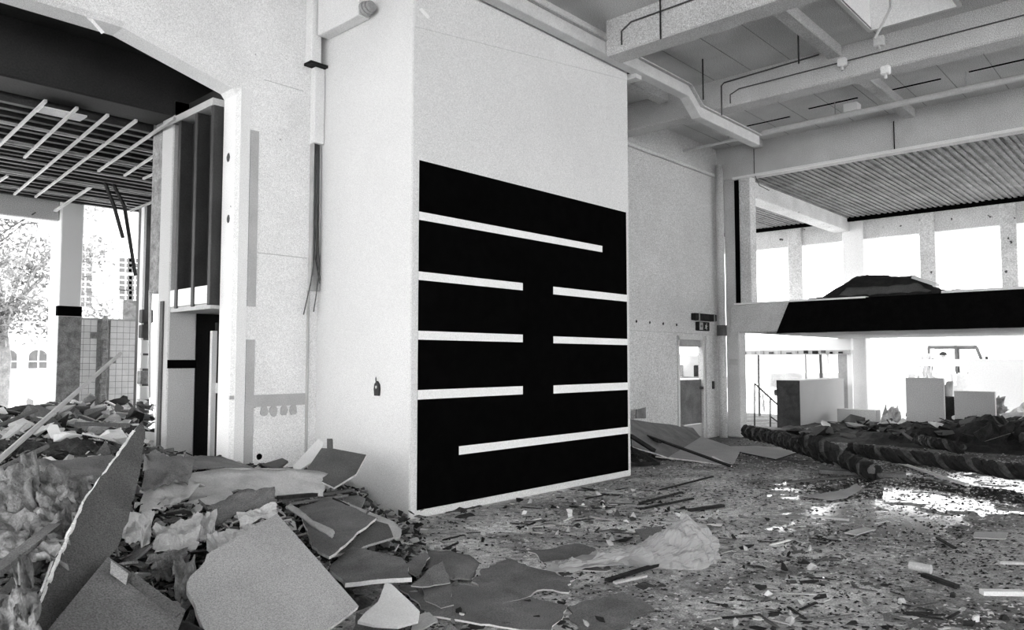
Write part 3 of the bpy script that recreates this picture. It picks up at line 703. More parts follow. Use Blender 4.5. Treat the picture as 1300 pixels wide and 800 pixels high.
# ================================================================== OUTSIDE
# old house with small-paned windows behind the back room
hy = 34.0
hs = empty('house', (16, hy, -.35)); tag(hs, 'tall white house with small-paned windows behind the back room', 'house')
hx0, hx1 = float(PY(98, 350, hy)[0]), float(PY(230, 350, hy)[0]) + 6; zr = float(PY(130, 300, hy)[2])
B((hx0, hx1, hy, hy + 8, -.35, zr)).build('wall', M_ext, hs)
m = MB(); m.prism([(hy - .5, zr), (hy + 8.5, zr), (hy + 4, zr + 4.5)], 'x', hx0 - .3, hx1); m.build('roof', M_extgrey, hs)
B((hx0 - .2, hx1, hy - .55, hy - .4, zr - .1, zr + .06)).build('gutter', M_greypaint, hs)
rn = random.Random(14)
for px in (108, 159, 171):
    for py in ((326, 345, 364, 383) if px == 108 else (340, 362, 381)):
        c = PY(px, py - 3, hy); w2, h2 = .30, .34
        f = B((c[0] - w2, c[0] + w2, hy - .04, hy, c[2] - h2, c[2] + h2)).build('window', M_ext, hs)
        for ix in range(2):
            for iz in range(3):
                x0 = c[0] - w2 + .04 + ix * .28; z0 = c[2] - h2 + .03 + iz * .22
                B((x0, x0 + .23, hy - .055, hy - .03, z0, z0 + .17)).build('pane', M_glassdark, f)
# low white outbuilding with arched windows on the far left
ly = 30.0
lo = empty('outbuilding', (4, ly, -.35)); tag(lo, 'low white outbuilding with arched windows at the far left', 'building')
lx0, lx1 = float(PY(-120, 440, ly)[0]), float(PY(62, 440, ly)[0])
B((lx0, lx1, ly, ly + 3, -.35, float(PY(20, 408, ly)[2]))).build('wall', M_ext, lo)
B((lx0, lx1, ly - 1.5, ly - 1.3, -.35, float(PY(30, 490, ly - 1.5)[2]))).build('plinth', M_ext, lo)
for px in (9, 48):
    c = PY(px, 456, ly); r = .28; pts = [(c[0] - r, c[2] - .32), (c[0] + r, c[2] - .32)] + [(c[0] + r * math.cos(t * math.pi / 8), c[2] + .1 + r * .8 * math.sin(t * math.pi / 8)) for t in range(9)]
    m = MB(); m.prism(pts, 'y', ly - .05, ly + .02); f = m.build('arched_window', M_glassdark, lo)
    B((c[0] - .02, c[0] + .02, ly - .07, ly - .04, c[2] - .32, c[2] + .3), (c[0] - r, c[0] + r, ly - .07, ly - .04, c[2] - .1, c[2] - .06)).build('muntin', M_ext, f)
# tree
def tree(loc, h, r, n, seed, label):
    t = empty('tree', loc); tag(t, label, 'tree', None); rn = random.Random(seed)
    x, y, z = loc
    MB().tube([(x, y, z), (x + .1, y, z + h * .3), (x - .1, y + .1, z + h * .6)], [.22, .16, .08], 8).build('trunk', M_bark, t)
    for k in range(7):
        a = rn.uniform(0, 6.28); MB().tube([(x, y, z + h * rn.uniform(.3, .5)), (x + r * .5 * math.cos(a), y + r * .5 * math.sin(a), z + h * .65), (x + r * .9 * math.cos(a), y + r * .9 * math.sin(a), z + h * rn.uniform(.6, .9))], [.07, .045, .015], 5).build('branch', M_bark, t)
    m = MB()
    cl = [(rn.gauss(0, .5), rn.gauss(0, .5), rn.uniform(-.7, .9)) for _ in range(28)]
    for k in range(n):
        c = rn.choice(cl); p = Vector((x + (c[0] + rn.gauss(0, .16)) * r, y + (c[1] + rn.gauss(0, .16)) * r, z + h * .68 + (c[2] + rn.gauss(0, .13)) * h * .36))
        u = Vector((rn.gauss(0, 1), rn.gauss(0, 1), rn.gauss(0, 1))).normalized(); w = u.orthogonal().normalized(); s = rn.uniform(.05, .11)
        m.add([p - u * s, p + w * s * .45, p + u * s, p - w * s * .45], [(0, 1, 2, 3)])
    o = m.build('foliage', M_leaf, t); o['kind'] = 'stuff'
c = PY(20, 380, 24.0); tree((float(c[0]) - .3, 24.0, -.35), 6.6, 1.9, 9000, 3, 'pale leafy tree outside at the far left')
c = PX(970, 520, 27.0); 
def shrub(loc, s, n, seed, label):
    t = empty('shrub', loc); tag(t, label, 'shrub'); rn = random.Random(seed); x, y, z = loc
    for k in range(5): MB().tube([(x, y, z), (x + rn.uniform(-.3, .3), y + rn.uniform(-.3, .3), z + s)], [.02, .008], 5).build('stem', M_bark, t)
    m = MB()
    for k in range(n):
        p = Vector((x + rn.gauss(0, .35), y + rn.gauss(0, .35), z + rn.uniform(.2, 1) * s)); u = Vector((rn.gauss(0, 1), rn.gauss(0, 1), rn.gauss(0, 1))).normalized(); w = u.orthogonal().normalized(); q = rn.uniform(.03, .06)
        m.add([p - u * q, p + w * q * .5, p + u * q, p - w * q * .5], [(0, 1, 2, 3)])
    o = m.build('foliage', M_leaf, t); o['kind'] = 'stuff'
shrub((float(c[0]), float(c[1]), -.35), 1.6, 260, 9, 'sparse shrub seen through the glazed screen')

# trucks in the yard
def truck(loc, rz, label, mirror=False):
    """cab-over yard truck: local x to its front, built at the origin then placed"""
    t = empty('truck', (0, 0, 0)); tag(t, label, 'truck')
    def part(mb, name, mat, par=t, bv=.02): return mb.build(name, mat, par, bevel=bv)
    m = MB(); m.prism([(0.2, .55), (1.75, .55), (1.8, 1.25), (1.72, 1.3), (.2, 1.3)], 'y', -.95, .95); part(m, 'cab_body', M_extgrey)
    m = B((.2, 1.5, -.92, .92, 2.08, 2.2)); part(m, 'cab_roof', M_greypaint, bv=.05)
    for x0, x1, y in ((1.72, 1.45, -.9), (1.72, 1.45, .9), (.25, .25, -.9), (.25, .25, .9), (.95, .95, -.9), (.95, .95, .9)):
        q = MB(); q.bar((x0, y, 1.28), (x1, y, 2.1), .07, .07); part(q, 'pillar', M_darkgrey, bv=0)
    for y in (-.9, .9):
        q = B((.3, .93, y - .01, y + .01, 1.32, 2.04)); part(q, 'side_window', M_glass, bv=0)
        q = MB(); q.bar((.28, y, 2.06), (1.45, y, 2.06), .05, .05); part(q, 'window_frame', M_darkgrey, bv=0)
    q = MB(); q.add([(1.70, -.86, 1.3), (1.70, .86, 1.3), (1.46, .86, 2.06), (1.46, -.86, 2.06)], [(0, 1, 2, 3)]); part(q, 'windscreen', M_glass, bv=0)
    q = B((.2, .3, -.9, .9, 1.3, 2.1)); part(q, 'rear_panel', M_ext)
    part(B((.35, .8, -.75, -.2, .95, 1.15), (.3, .42, -.75, -.2, 1.1, 1.75), (.35, .8, .2, .75, .95, 1.15), (.3, .42, .2, .75, 1.1, 1.75)), 'seats', M_soot, bv=.03)
    q = MB(); pts = [(1.25 + .08 * math.cos(a), -.48 + .2 * math.sin(a), 1.35 + .16 * math.cos(a)) for a in [k * math.pi / 8 for k in range(17)]]; q.tube(pts, .018, 6, cap=False); part(q, 'steering_wheel', M_soot, bv=0)
    part(B((1.3, 1.7, -.88, .88, 1.15, 1.34)), 'dashboard', M_darkgrey)
    part(B((1.74, 1.86, -.98, .98, .4, .62)), 'bumper', M_darkgrey)
    for y in (-.98, .98):
        q = MB(); q.tube([(1.6, y, 1.5), (1.72, y * 1.15, 1.55)], .015, 5); q.box(1.68, 1.74, y * 1.15 - .09, y * 1.15 + .09, 1.45, 1.8); part(q, 'mirror', M_soot, bv=0)
    part(B((-4.4, .3, -.45, .45, .5, .7)), 'chassis', M_soot)
    fb = part(B((-4.5, .1, -1.05, 1.05, .78, .9)), 'flatbed', M_extgrey)
    for y in (-1.05, 1.02): part(B((-4.5, .1, y, y + .03, .9, 1.25)), 'side_board', M_extgrey, fb, 0)
    for x in (1.05, -3.3):
        for y in (-.8, .8):
            q = MB(); q.tube([(x, y - .13, .42), (x, y + .13, .42)], .42, 20); wh = part(q, 'wheel', M_rubber, bv=.03)
            q = MB(); q.tube([(x, y - .14, .42), (x, y + .14, .42)], .2, 12); part(q, 'hub', M_metal, wh, 0)
    t.location = loc; t.rotation_euler = (0, 0, rz)
    return t
p = PX(1222, 470, 26.0)
tk = truck((float(p[0]), float(p[1]) + 1.1, -.1), math.radians(-80), 'white truck with open cab standing behind the yard wall')
p = PY(874, 470, 14.5)
truck((float(p[0]) + .3, 14.6, -.35), math.radians(200), 'white truck seen through the upper half of the doorway')
# planks leaning on the truck load
for i, (a, b_) in enumerate((((1157, 441), (1167, 470)), ((1171, 452), (1163, 482)), ((1178, 449), (1172, 482)), ((1177, 466), (1182, 484)))):
    A, Bq = PX(*a, 24.6), PX(*b_, 24.4); d = (Bq - A); 
    tag(MB().bar(A, A + d * (A[2] + .35) / max(.2, (A[2] - Bq[2])), .12, .04).build('plank', M_extgrey), ('leftmost leaning plank behind the yard wall', 'second leaning plank behind the yard wall', 'third leaning plank behind the yard wall', 'shortest leaning plank behind the yard wall')[i], 'plank')
gr = empty('yard_fence', PX(1255, 470, 30)); tag(gr, 'thin metal fence frame right of the truck', 'fence')
for a, b_ in (((1242, 437), (1268, 437)), ((1255, 437), (1255, 470)), ((1267, 437), (1267, 470)), ((1242, 443), (1268, 443))):
    MB().tube([PX(*a, 30), PX(*b_, 30) if b_[1] < 460 else (30, float(PX(*b_, 30)[1]), -.35)], .02, 5).build('rail', M_greypaint, gr)
# pale sheds seen faintly far behind
for i, (px0, px1, py0, py1, X, base, lab) in enumerate(((1108, 1126, 433, 470, 34, 0, 'pale door-like shed far behind the yard wall'), (1103, 1124, 333, 352, 40, 0, 'pale rooftop hut far behind the upper windows'))):
    y0, y1 = float(PX(px1, 400, X)[1]), float(PX(px0, 400, X)[1]); z1 = float(PX(px0, py0, X)[2])
    sh = empty('shed', (X, (y0 + y1) / 2, -.35)); tag(sh, lab, 'shed')
    B((X, X + 2, y0, y1, -.35, z1)).build('wall', M_ext, sh); B((X - .1, X + 2.1, y0 - .05, y1 + .05, z1, z1 + .07)).build('roof', M_extgrey, sh)

# worker standing in the yard behind the hole of the yard wall
def person(loc, face, label):
    t = empty('person', loc); tag(t, label, 'person'); x, y, z = loc
    J = [(0, 0, .98), (0, 0, 1.2), (0, 0, 1.42), (0, 0, 1.52), (.02, 0, 1.66),
         (0, .19, 1.42), (.02, .27, 1.15), (.16, .25, .95), (0, -.19, 1.42), (.08, -.27, 1.17), (.30, -.22, 1.10),
         (0, .10, .92), (.03, .11, .5), (0, .12, .08), (.12, .13, .03), (0, -.10, .92), (.01, -.11, .5), (-.03, -.12, .08), (.09, -.13, .03)]
    E = [(0, 1), (1, 2), (2, 3), (3, 4), (2, 5), (5, 6), (6, 7), (2, 8), (8, 9), (9, 10), (0, 11), (11, 12), (12, 13), (13, 14), (0, 15), (15, 16), (16, 17), (17, 18)]
    R = [.15, .15, .14, .06, .10, .075, .05, .035, .075, .05, .035, .10, .07, .05, .04, .10, .07, .05, .04]
    c, s = math.cos(face), math.sin(face)
    me = bpy.data.meshes.new('body'); me.from_pydata([(a * c - b * s, a * s + b * c, h) for a, b, h in J], E, [])
    o = bpy.data.objects.new('body', me); COL.objects.link(o); o.parent = t
    md = o.modifiers.new('skin', 'SKIN'); 
    for i, r in enumerate(R): me.skin_vertices[0].data[i].radius = (r, r); me.skin_vertices[0].data[i].use_root = (i == 0)
    o.modifiers.new('sub', 'SUBSURF').levels = 2; o.modifiers['sub'].render_levels = 2
    me.materials.append(M_whitechip)
    def L(a, b, h): return (x + a * c - b * s, y + a * s + b * c, z + h)
    hd = lump('head', L(.03, 0, 1.68), (.095, .085, .125), M_skin, 1, .03, 3, parent=t)
    lump('nose', L(.125, 0, 1.66), (.022, .016, .025), M_skin, 2, .05, 2, parent=t)
    for q in (-.035, .035): lump('eye', L(.11, q, 1.69), (.012, .014, .009), M_soot, 3, .05, 1, parent=t); lump('ear', L(.02, q * 2.6, 1.675), (.02, .012, .032), M_skin, 4, .05, 1, parent=t)
    lump('mouth', L(.112, 0, 1.615), (.012, .026, .007), M_darkgrey, 3, .05, 1, parent=t)
    lump('cap', L(.0, 0, 1.755), (.115, .10, .075), M_soot, 5, .04, 3, parent=t); lump('cap_peak', L(.13, 0, 1.735), (.07, .075, .012), M_soot, 6, .03, 2, parent=t)
    for sg in (1, -1):
        m = MB(); m.tube([L(0, .10 * sg, .97), L(.02, .11 * sg, .5), L(-.005, .12 * sg, .09)], [.125, .09, .07], 10); m.build('trouser_leg', M_darkgrey, t, smooth=True)
        hb = (.16, .25, .93) if sg > 0 else (.32, -.21, 1.09)
        hnd = lump('hand', L(*hb), (.045, .035, .05), M_skin, 7, .1, 2, parent=t)
        for k in range(5):
            m = MB(); m.tube([L(hb[0] + .01, hb[1] + (k - 2) * .016, hb[2] - .02), L(hb[0] + .05, hb[1] + (k - 2) * .018, hb[2] - .05), L(hb[0] + .04, hb[1] + (k - 2) * .016, hb[2] - .085 + abs(k - 2) * .008)], .008, 5); m.build('finger', M_skin, hnd)
    return t
p = PX(1198, 470, 24.6)
person((float(p[0]), float(p[1]), -.35 + .36), math.radians(200), 'person in dark cap and pale shirt standing beside the truck')
tag(B((24.0, 25.4, float(p[1]) - .6, float(p[1]) + .6, -.35, .01)).build('yard_slab', M_ext), 'pale slab under the standing person', kind=S)

# ================================================================== RUBBLE IN THE LEFT FOREGROUND
CTRL = [(-300, 800, .5), (-150, 800, .55), (0, 800, .50), (100, 800, .42), (200, 800, .33), (300, 800, .2), (400, 800, .08), (450, 800, 0), (520, 800, -.08), (620, 800, -.1), (0, 700, .6), (100, 700, .55), (200, 700, .45), (300, 700, .38), (400, 700, .18),
        (450, 720, .04), (530, 740, -.08), (-200, 640, .75), (0, 620, .8), (100, 620, .72), (200, 640, .62), (300, 640, .5), (400, 640, .33), (450, 650, .16), (500, 668, .0), (560, 690, -.1), (-150, 560, .85), (0, 560, .88), (100, 560, .84), (190, 570, .74),
        (250, 585, .6), (330, 592, .46), (400, 600, .40), (450, 625, .2), (495, 655, .02), (0, 525, .9), (60, 517, .92), (120, 513, .88), (180, 515, .8), (-150, 520, .9)]
cp = np.array([PZ(a, b, c) if c >= 0 else np.append(PZ(a, b, 0)[:2], c) for a, b, c in CTRL])
cp = np.vstack([cp, [(x, y, -.1) for x, y in ((0, -.5), (1, -.3), (2.2, -.3), (-1.5, -.5), (3.4, .6), (4.6, 1.5), (6.2, 3.4), (6.0, 5.0), (7.0, 5.6))], [(x, 14.9, .55) for x in (-2, 0, 2, 4, 6)], [(x, 13, .75) for x in (0, 2, 4, 6)], [(8, 12, .3), (5.2, 10, .4), (6, 11, .5)]])
def mound(x, y):
    d2 = (cp[:, 0] - x) ** 2 + (cp[:, 1] - y) ** 2 + .02
    w = 1.0 / d2 ** 1.6
    return float((w * cp[:, 2]).sum() / w.sum())
m = MB(); nx, ny = 130, 160; X0, X1, Y0, Y1 = -4.0, 6.0, -.4, 14.8; v = []; f = []
for j in range(ny + 1):
    for i in range(nx + 1):
        x = X0 + (X1 - X0) * i / nx; y = Y0 + (Y1 - Y0) * j / ny
        q = Vector((x * 3.1, y * 3.1, 0)); z = mound(x, y)
        k = min(1, max(0, (z + .1) / .3)); z += k * (.10 * mnoise.noise(q) + .07 * mnoise.noise(q * 2.3) + .05 * mnoise.noise(q * 5.1)) - .05
        if x > 3.75 and y > 7.5: z = min(z, .25)
        v.append((x, y, max(z, -.05)))
for j in range(ny):
    for i in range(nx): a = j * (nx + 1) + i; f.append((a, a + 1, a + nx + 2, a + nx + 1))
f = [q for q in f if max(v[i][2] for i in q) > -.045]
m.add(v, f); tag(m.build('rubble_heap', M_rubble), 'grey heap of crushed rubble filling the left foreground', 'rubble', kind='stuff')

def BD(name, cat, label, pts, thick, mats, **k):
    """broken board from (px, py, depth) corners"""
    return tag(plate(name, [PD(*p) for p in pts], thick, mats, **k), label, cat)
def SH(name, cat, label, pts, nu, nv, amp, mat, **k):
    return tag(sheet(name, [PD(*p) for p in pts], nu, nv, amp, mat, **k), label, cat)

# tall dark standing board with torn pale edge
big = BD('broken_board', 'board', 'tall dark triangular board standing in the left foreground rubble', [(184, 531, 4.75), (186, 545, 4.7), (178, 602, 4.35), (166, 650, 4.05), (152, 692, 3.8), (140, 706, 3.72), (60, 802, 3.2), (10, 862, 2.95), (20, 850, 2.9), (38, 802, 3.05), (52, 760, 3.2), (70, 716, 3.4), (86, 682, 3.6), (106, 636, 3.9), (150, 576, 4.4), (170, 546, 4.65)], .03, [M_darkgrey, M_edge], jag=.008, seed=1)
edge = [(170, 546, 4.62), (150, 576, 4.37), (106, 636, 3.87), (86, 682, 3.57), (70, 716, 3.37), (52, 762, 3.17)]
rn = random.Random(6)
for (a, b_) in zip(edge[:-1], edge[1:]):
    for k in range(5):
        t0, t1 = k / 5, (k + 1) / 5 + .03
        A = np.array(a) * (1 - t0) + np.array(b_) * t0; C = np.array(a) * (1 - t1) + np.array(b_) * t1; w = rn.uniform(1.2, 4.2); w2 = rn.uniform(1.2, 4.2)
        pts = [PD(A[0] - w * .5, A[1], A[2]), PD(A[0] + w * .6, A[1] + 1, A[2]), PD(C[0] + w2 * .6, C[1], C[2]), PD(C[0] - w2 * .5, C[1] - 1, C[2])]
        plate('torn_edge', pts, .02, M_whitechip, parent=big, jag=.003, seg=.02, seed=k)
# boards at the bottom
b2 = BD('broken_board', 'board', 'grey board with a darker band at the bottom left corner of the heap', [(138, 705, 3.62), (236, 774, 3.5), (226, 800, 3.35), (185, 850, 3.05), (20, 850, 2.75), (62, 802, 3.05)], .045, [M_midgrey, M_lightgrey], seed=2)
plate('raised_band', [PD(168, 727, 3.56), PD(216, 761, 3.48), PD(229, 777, 3.44), PD(218, 790, 3.40), PD(205, 772, 3.44), PD(163, 737, 3.50)], .012, M_darkgrey, parent=b2)
plate('pale_patch', [PD(141, 712, 3.56), PD(163, 728, 3.52), PD(160, 742, 3.46), PD(140, 727, 3.49)], .006, M_lightgrey, parent=b2)
BD('broken_board', 'board', 'large smooth pale grey board lying in the middle of the foreground', [(352, 652, 4.65), (456, 768, 4.15), (414, 802, 3.9), (330, 880, 3.4), (262, 802, 3.6), (238, 738, 3.85), (262, 706, 4.1)], .025, [M_lightgrey, M_edge], jag=.012, seed=3, jag_edges=(4, 5))
BD('ceramic_shard', 'shard', 'bright white curved shard at the bottom of the heap', [(489, 740, 4.75), (497, 742, 4.74), (519, 764, 4.6), (533, 776, 4.5), (531, 787, 4.42), (505, 795, 4.36), (475, 794, 4.36), (454, 790, 4.38), (464, 776, 4.46), (480, 762, 4.56)], .02, M_whitechip, seed=4)
BD('broken_board', 'board', 'grey shard under the bright white shard', [(452, 782, 4.6), (520, 788, 4.5), (560, 830, 4.3), (440, 840, 4.1)], .02, [M_midgrey, M_edge], jag=.01, seed=5)
BD('torn_sheet', 'sheet', 'pale torn scrap right of the white shard', [(520, 784, 4.6), (545, 776, 4.65), (556, 792, 4.55), (545, 790, 4.5), (535, 800, 4.45), (520, 806, 4.4)], .01, M_palegrey, jag=.012, seg=.03, seed=6)
# long curled pale sheets across the heap
SH('curled_sheet', 'sheet', 'long pale curled sheet lying across the heap below the jamb', [(215, 600, 6.2), (418, 599, 6.9), (411, 626, 6.6), (190, 655, 5.5)], 26, 8, .05, M_palegrey, thick=.015, seed=3, fold=2.2, bow=.05, ragged=.015)
SH('curled_sheet', 'sheet', 'bright narrow strip on top of the long curled sheet', [(268, 595, 6.7), (372, 594, 7.0), (372, 602, 6.9), (262, 606, 6.5)], 16, 3, .02, M_whitechip, thick=.015, seed=5, fold=2, ragged=.03)
BD('torn_sheet', 'sheet', 'pale slab with rounded end in front of the curled sheet', [(232, 640, 5.4), (262, 630, 5.55), (293, 622, 5.7), (296, 628, 5.65), (284, 636, 5.5), (256, 644, 5.35), (236, 650, 5.25)], .03, M_palegrey, jag=.008, seed=7)
SH('felt_sheet', 'sheet', 'dark felt sheet draped in the middle of the heap', [(268, 640, 5.1), (345, 618, 5.6), (352, 634, 5.35), (270, 664, 4.85)], 14, 8, .05, M_midgrey, thick=.012, seed=8, fold=2.5, ragged=.06)
SH('felt_sheet', 'sheet', 'long grey felt sheet behind the tall dark board', [(50, 583, 5.3), (162, 580, 5.6), (140, 612, 4.9), (60, 608, 4.7)], 14, 6, .04, M_midgrey, thick=.012, seed=18, fold=2.5, ragged=.05)
SH('felt_sheet', 'sheet', 'grey rounded felt sheet in front of the jamb foot', [(232, 580, 7.0), (315, 588, 7.4), (330, 596, 7.0), (235, 596, 6.5)], 12, 5, .03, M_midgrey, thick=.012, seed=28, fold=2, bow=.06)
SH('felt_sheet', 'sheet', 'grey layered sheet right of the tall dark board', [(185, 575, 6.0), (248, 582, 6.3), (240, 612, 5.6), (182, 620, 5.1)], 12, 8, .06, M_midgrey, thick=.012, seed=38, fold=3, ragged=.06)
SH('felt_sheet', 'sheet', 'pale layered sheet above the crumpled papers', [(182, 615, 5.4), (262, 612, 5.9), (225, 642, 5.2), (178, 655, 4.7)], 12, 8, .05, M_palegrey, thick=.012, seed=39, fold=3, ragged=.06)
# crumpled papers and wool
for i, (pts, lab) in enumerate((([(262, 680, 4.5), (318, 672, 4.75), (317, 700, 4.5), (262, 722, 4.2)], 'crumpled pale paper hanging over the large smooth board'), ([(305, 668, 4.8), (350, 662, 4.95), (354, 676, 4.8), (318, 692, 4.55)], 'ragged pale paper edge at the top of the large smooth board'),
                              ([(196, 668, 4.4), (256, 655, 4.7), (248, 700, 4.3), (196, 702, 4.1)], 'crumpled light paper right of the tall dark board'), ([(186, 705, 4.0), (236, 695, 4.25), (232, 722, 4.1), (190, 722, 3.9)], 'small grey torn paper below the crumpled light paper'),
                              ([(300, 652, 4.9), (350, 640, 5.1), (352, 655, 5.0), (306, 668, 4.75)], 'ragged grey layer above the paper edge'), ([(245, 655, 4.75), (275, 648, 4.9), (272, 680, 4.6), (240, 690, 4.4)], 'folded grey paper between the felt sheet and crumpled papers'),
                              ([(155, 655, 4.3), (195, 650, 4.6), (190, 690, 4.2), (158, 690, 3.95)], 'rumpled grey wool beside the tall dark board'))):
    SH('crumpled_paper', 'paper', lab, pts, 12, 8, .05, M_palegrey if i != 3 else M_midgrey, thick=.008, seed=50 + i, fold=2.4, ragged=.11, smooth=False)
for i, (px, py, d, r, lab) in enumerate(((20, 622, 4.3, (.11, .06, .13), 'pale wool tuft at the left edge'), (36, 606, 4.4, (.06, .05, .10), 'upright pale wool tuft beside the left edge tuft'), (60, 612, 4.5, (.13, .1, .07), 'grey wool lump in the left part of the heap'), (88, 622, 4.6, (.14, .1, .06), 'long wool lump against the tall dark board'),
                                      (72, 630, 4.3, (.12, .1, .06), 'lower wool lump left of the tall dark board'), (20, 668, 3.9, (.2, .16, .08), 'large matted wool patch at the left edge'), (55, 668, 3.9, (.13, .12, .07), 'matted wool patch behind the torn edge'), (30, 700, 3.5, (.2, .1, .06), 'flat matted wool at the lower left'),
                                      (80, 655, 4.0, (.08, .08, .05), 'small wool lump near the torn edge'), (5, 700, 3.5, (.12, .12, .08), 'dark matted wool at the lower left edge'), (24, 786, 2.95, (.09, .05, .10), 'pale tuft at the foot of the tall dark board'), (30, 752, 3.05, (.04, .03, .10), 'upright pale splinter tuft at the lower left'),
                                      (196, 720, 4.1, (.1, .09, .06), 'wool wad below the crumpled paper'), (235, 735, 3.9, (.06, .05, .10), 'grey wad left of the large smooth board'))):
    hw_ = r[0] / d * FPX; hh_ = r[2] / d * FPX * 1.15
    SH('wool_lump', 'insulation', lab, [(px - hw_, py - hh_ * .8, d + .12), (px + hw_ * .9, py - hh_, d + .15), (px + hw_, py + hh_ * .8, d - .05), (px - hw_ * .8, py + hh_, d - .08)], 16, 12, .075, M_insul, thick=.03, seed=120 + i, fold=2.6, ragged=.16)
# boards by the left face of the box
BD('broken_board', 'board', 'dark sheet board leaning against the left face of the box', [(408, 568, 7.3), (424, 571, 7.3), (465, 577, 7.2), (452, 602, 6.9), (424, 619, 6.7), (386, 601, 6.9)], .02, [M_darkgrey, M_edge], seed=9)
BD('broken_board', 'board', 'bright narrow board leaning in the corner of wall and box', [(404, 557, 7.75), (411, 561, 7.7), (402, 584, 7.4), (376, 598, 7.1), (372, 593, 7.2)], .02, M_whitechip, seed=10)
BD('wood_offcut', 'wood', 'short upright dark offcut behind the leaning dark board', [(415, 557, 7.5), (422, 557, 7.5), (422, 575, 7.4), (415, 575, 7.4)], .03, M_darkgrey, seed=11)
BD('broken_board', 'board', 'small dark wedge board at the foot of the scarred wall', [(333, 590, 7.7), (358, 580, 7.8), (366, 587, 7.7), (352, 595, 7.5)], .02, M_darkgrey, seed=12)
A = BD('broken_board', 'board', 'dark grey board with pale burnt ridge near the foot of the box', [(380, 645, 6.2), (419, 632, 6.5), (478, 657, 6.0), (418, 709, 5.1), (396, 690, 5.3)], .02, [M_midgrey, M_edge], jag=.01, seed=13)
sheet('pale_ridge', [PD(362, 643, 5.9), PD(368, 641, 5.9), PD(425, 676, 5.35), PD(418, 681, 5.3)], 4, 14, .03, M_palegrey, thick=.015, seed=4, ragged=.08, parent=A)
BD('broken_board', 'board', 'grey board with pale front edge below the dark cavity', [(418, 719, 5.1), (446, 694, 5.5), (510, 708, 5.3), (523, 732, 4.95), (470, 738, 4.9), (438, 741, 4.85)], .03, [M_midgrey, M_whitechip], jag=.01, seed=14)
BD('broken_board', 'board', 'dark board roofing the cavity near the foot of the box', [(424, 702, 5.3), (478, 660, 6.0), (492, 668, 6.0), (500, 680, 5.8), (440, 705, 5.4)], .02, [M_darkgrey, M_lightgrey], jag=.008, seed=15)
BD('torn_sheet', 'sheet', 'light torn paper at the right end of the cavity', [(478, 658, 6.15), (496, 662, 6.2), (510, 674, 6.05), (508, 682, 5.95), (494, 687, 5.85), (490, 676, 5.95)], .008, M_palegrey, jag=.015, seg=.04, seed=16)
BD('broken_board', 'board', 'narrow pale board lying up to the corner of the box', [(419, 632, 6.7), (424, 632, 6.75), (500, 662, 6.5), (508, 668, 6.4), (498, 667, 6.4)], .025, M_lightgrey, seed=17)
BD('broken_board', 'board', 'small grey curved piece beside the leaning dark board', [(434, 630, 7.0), (455, 628, 7.1), (464, 634, 7.05), (458, 645, 6.8), (440, 640, 6.85)], .02, [M_midgrey, M_lightgrey], seed=18)
for i, (a, b_, w, mt, lab) in enumerate((((352, 636, 6.3), (448, 622, 7.0), .05, M_darkgrey, 'dark lath lying below the leaning dark board'), ((365, 640, 6.2), (440, 629, 6.8), .04, M_midgrey, 'grey lath below the dark lath'), ((414, 619, 6.9), (434, 608, 7.2), .05, M_palegrey, 'short pale lath under the leaning dark board'),
                                    ((355, 632, 6.0), (400, 628, 6.4), .06, M_soot, 'charred lath at the end of the curled sheet'), ((-40, 618, 3.9), (153, 449, 7.2), .035, M_metal, 'long pale pole slanting out of the heap in front of the tiled wall'),
                                    ((-20, 548, 6.0), (46, 521, 7.2), .06, M_darkgrey, 'dark beam piece at the far left behind the pole'), ((-10, 600, 4.8), (60, 567, 5.6), .09, M_midgrey, 'grey plank below the long pole'), ((95, 538, 7.4), (165, 540, 7.6), .08, M_darkgrey, 'long dark plank lying across the heap in the opening'),
                                    ((-10, 730, 3.2), (70, 668, 3.8), .06, M_midgrey, 'grey lath slanting to the torn edge at lower left'), ((-10, 770, 3.0), (60, 700, 3.6), .05, M_darkgrey, 'dark lath below the grey lath at lower left'), ((0, 720, 3.3), (75, 660, 3.95), .03, M_lightgrey, 'thin pale lath at lower left'))):
    o = MB(); 
    if 'pole' in lab: o.tube([PD(*a), PD(*b_)], .017, 10)
    else: o.bar(PD(*a), PD(*b_), w, w * .45)
    tag(o.build('pole' if 'pole' in lab else 'lath', mt), lab, 'pole' if 'pole' in lab else 'lath')
# linoleum sheets on the floor right of the heap
def FL(pts): return [PZ(a, b, c) for a, b, c in pts]
tag(sheet('lino_sheet', FL([(545, 698, .10), (612, 712, .02), (600, 735, .02), (530, 745, .05)]), 12, 8, .03, M_midgrey, thick=.006, seed=61, bow=.06, ragged=.05), 'curled floor sheet with a dark hollow below it', 'floor sheet')
tag(plate('lino_sheet', FL([(505, 745, .03), (560, 738, .03), (645, 752, .015), (720, 768, .015), (700, 800, .015), (660, 800, .015), (546, 781, .03)]), .012, [M_midgrey, M_whitechip], jag=.015, seed=62), 'large grey floor sheet with a bright cut edge at the bottom', 'floor sheet')
tag(plate('lino_sheet', FL([(600, 735, .02), (640, 708, .02), (730, 735, .02), (722, 752, .02), (690, 748, .02), (640, 765, .02), (622, 755, .02)]), .012, [M_midgrey, M_palegrey], jag=.03, seg=.05, seed=63), 'torn grey floor sheet with ragged pale edges', 'floor sheet')
tag(plate('lino_sheet', FL([(511, 719, .12), (540, 700, .14), (546, 707, .12), (528, 731, .08)]), .01, [M_midgrey, M_palegrey], jag=.01, seed=64), 'small tilted floor sheet piece beside the pale edged board', 'floor sheet')
tag(plate('lino_sheet', FL([(522, 744, .10), (545, 722, .14), (562, 712, .15), (572, 740, .06), (545, 744, .08)]), .01, [M_midgrey, M_palegrey], jag=.01, seed=65), 'pointed floor sheet piece standing beside the curled floor sheet', 'floor sheet')
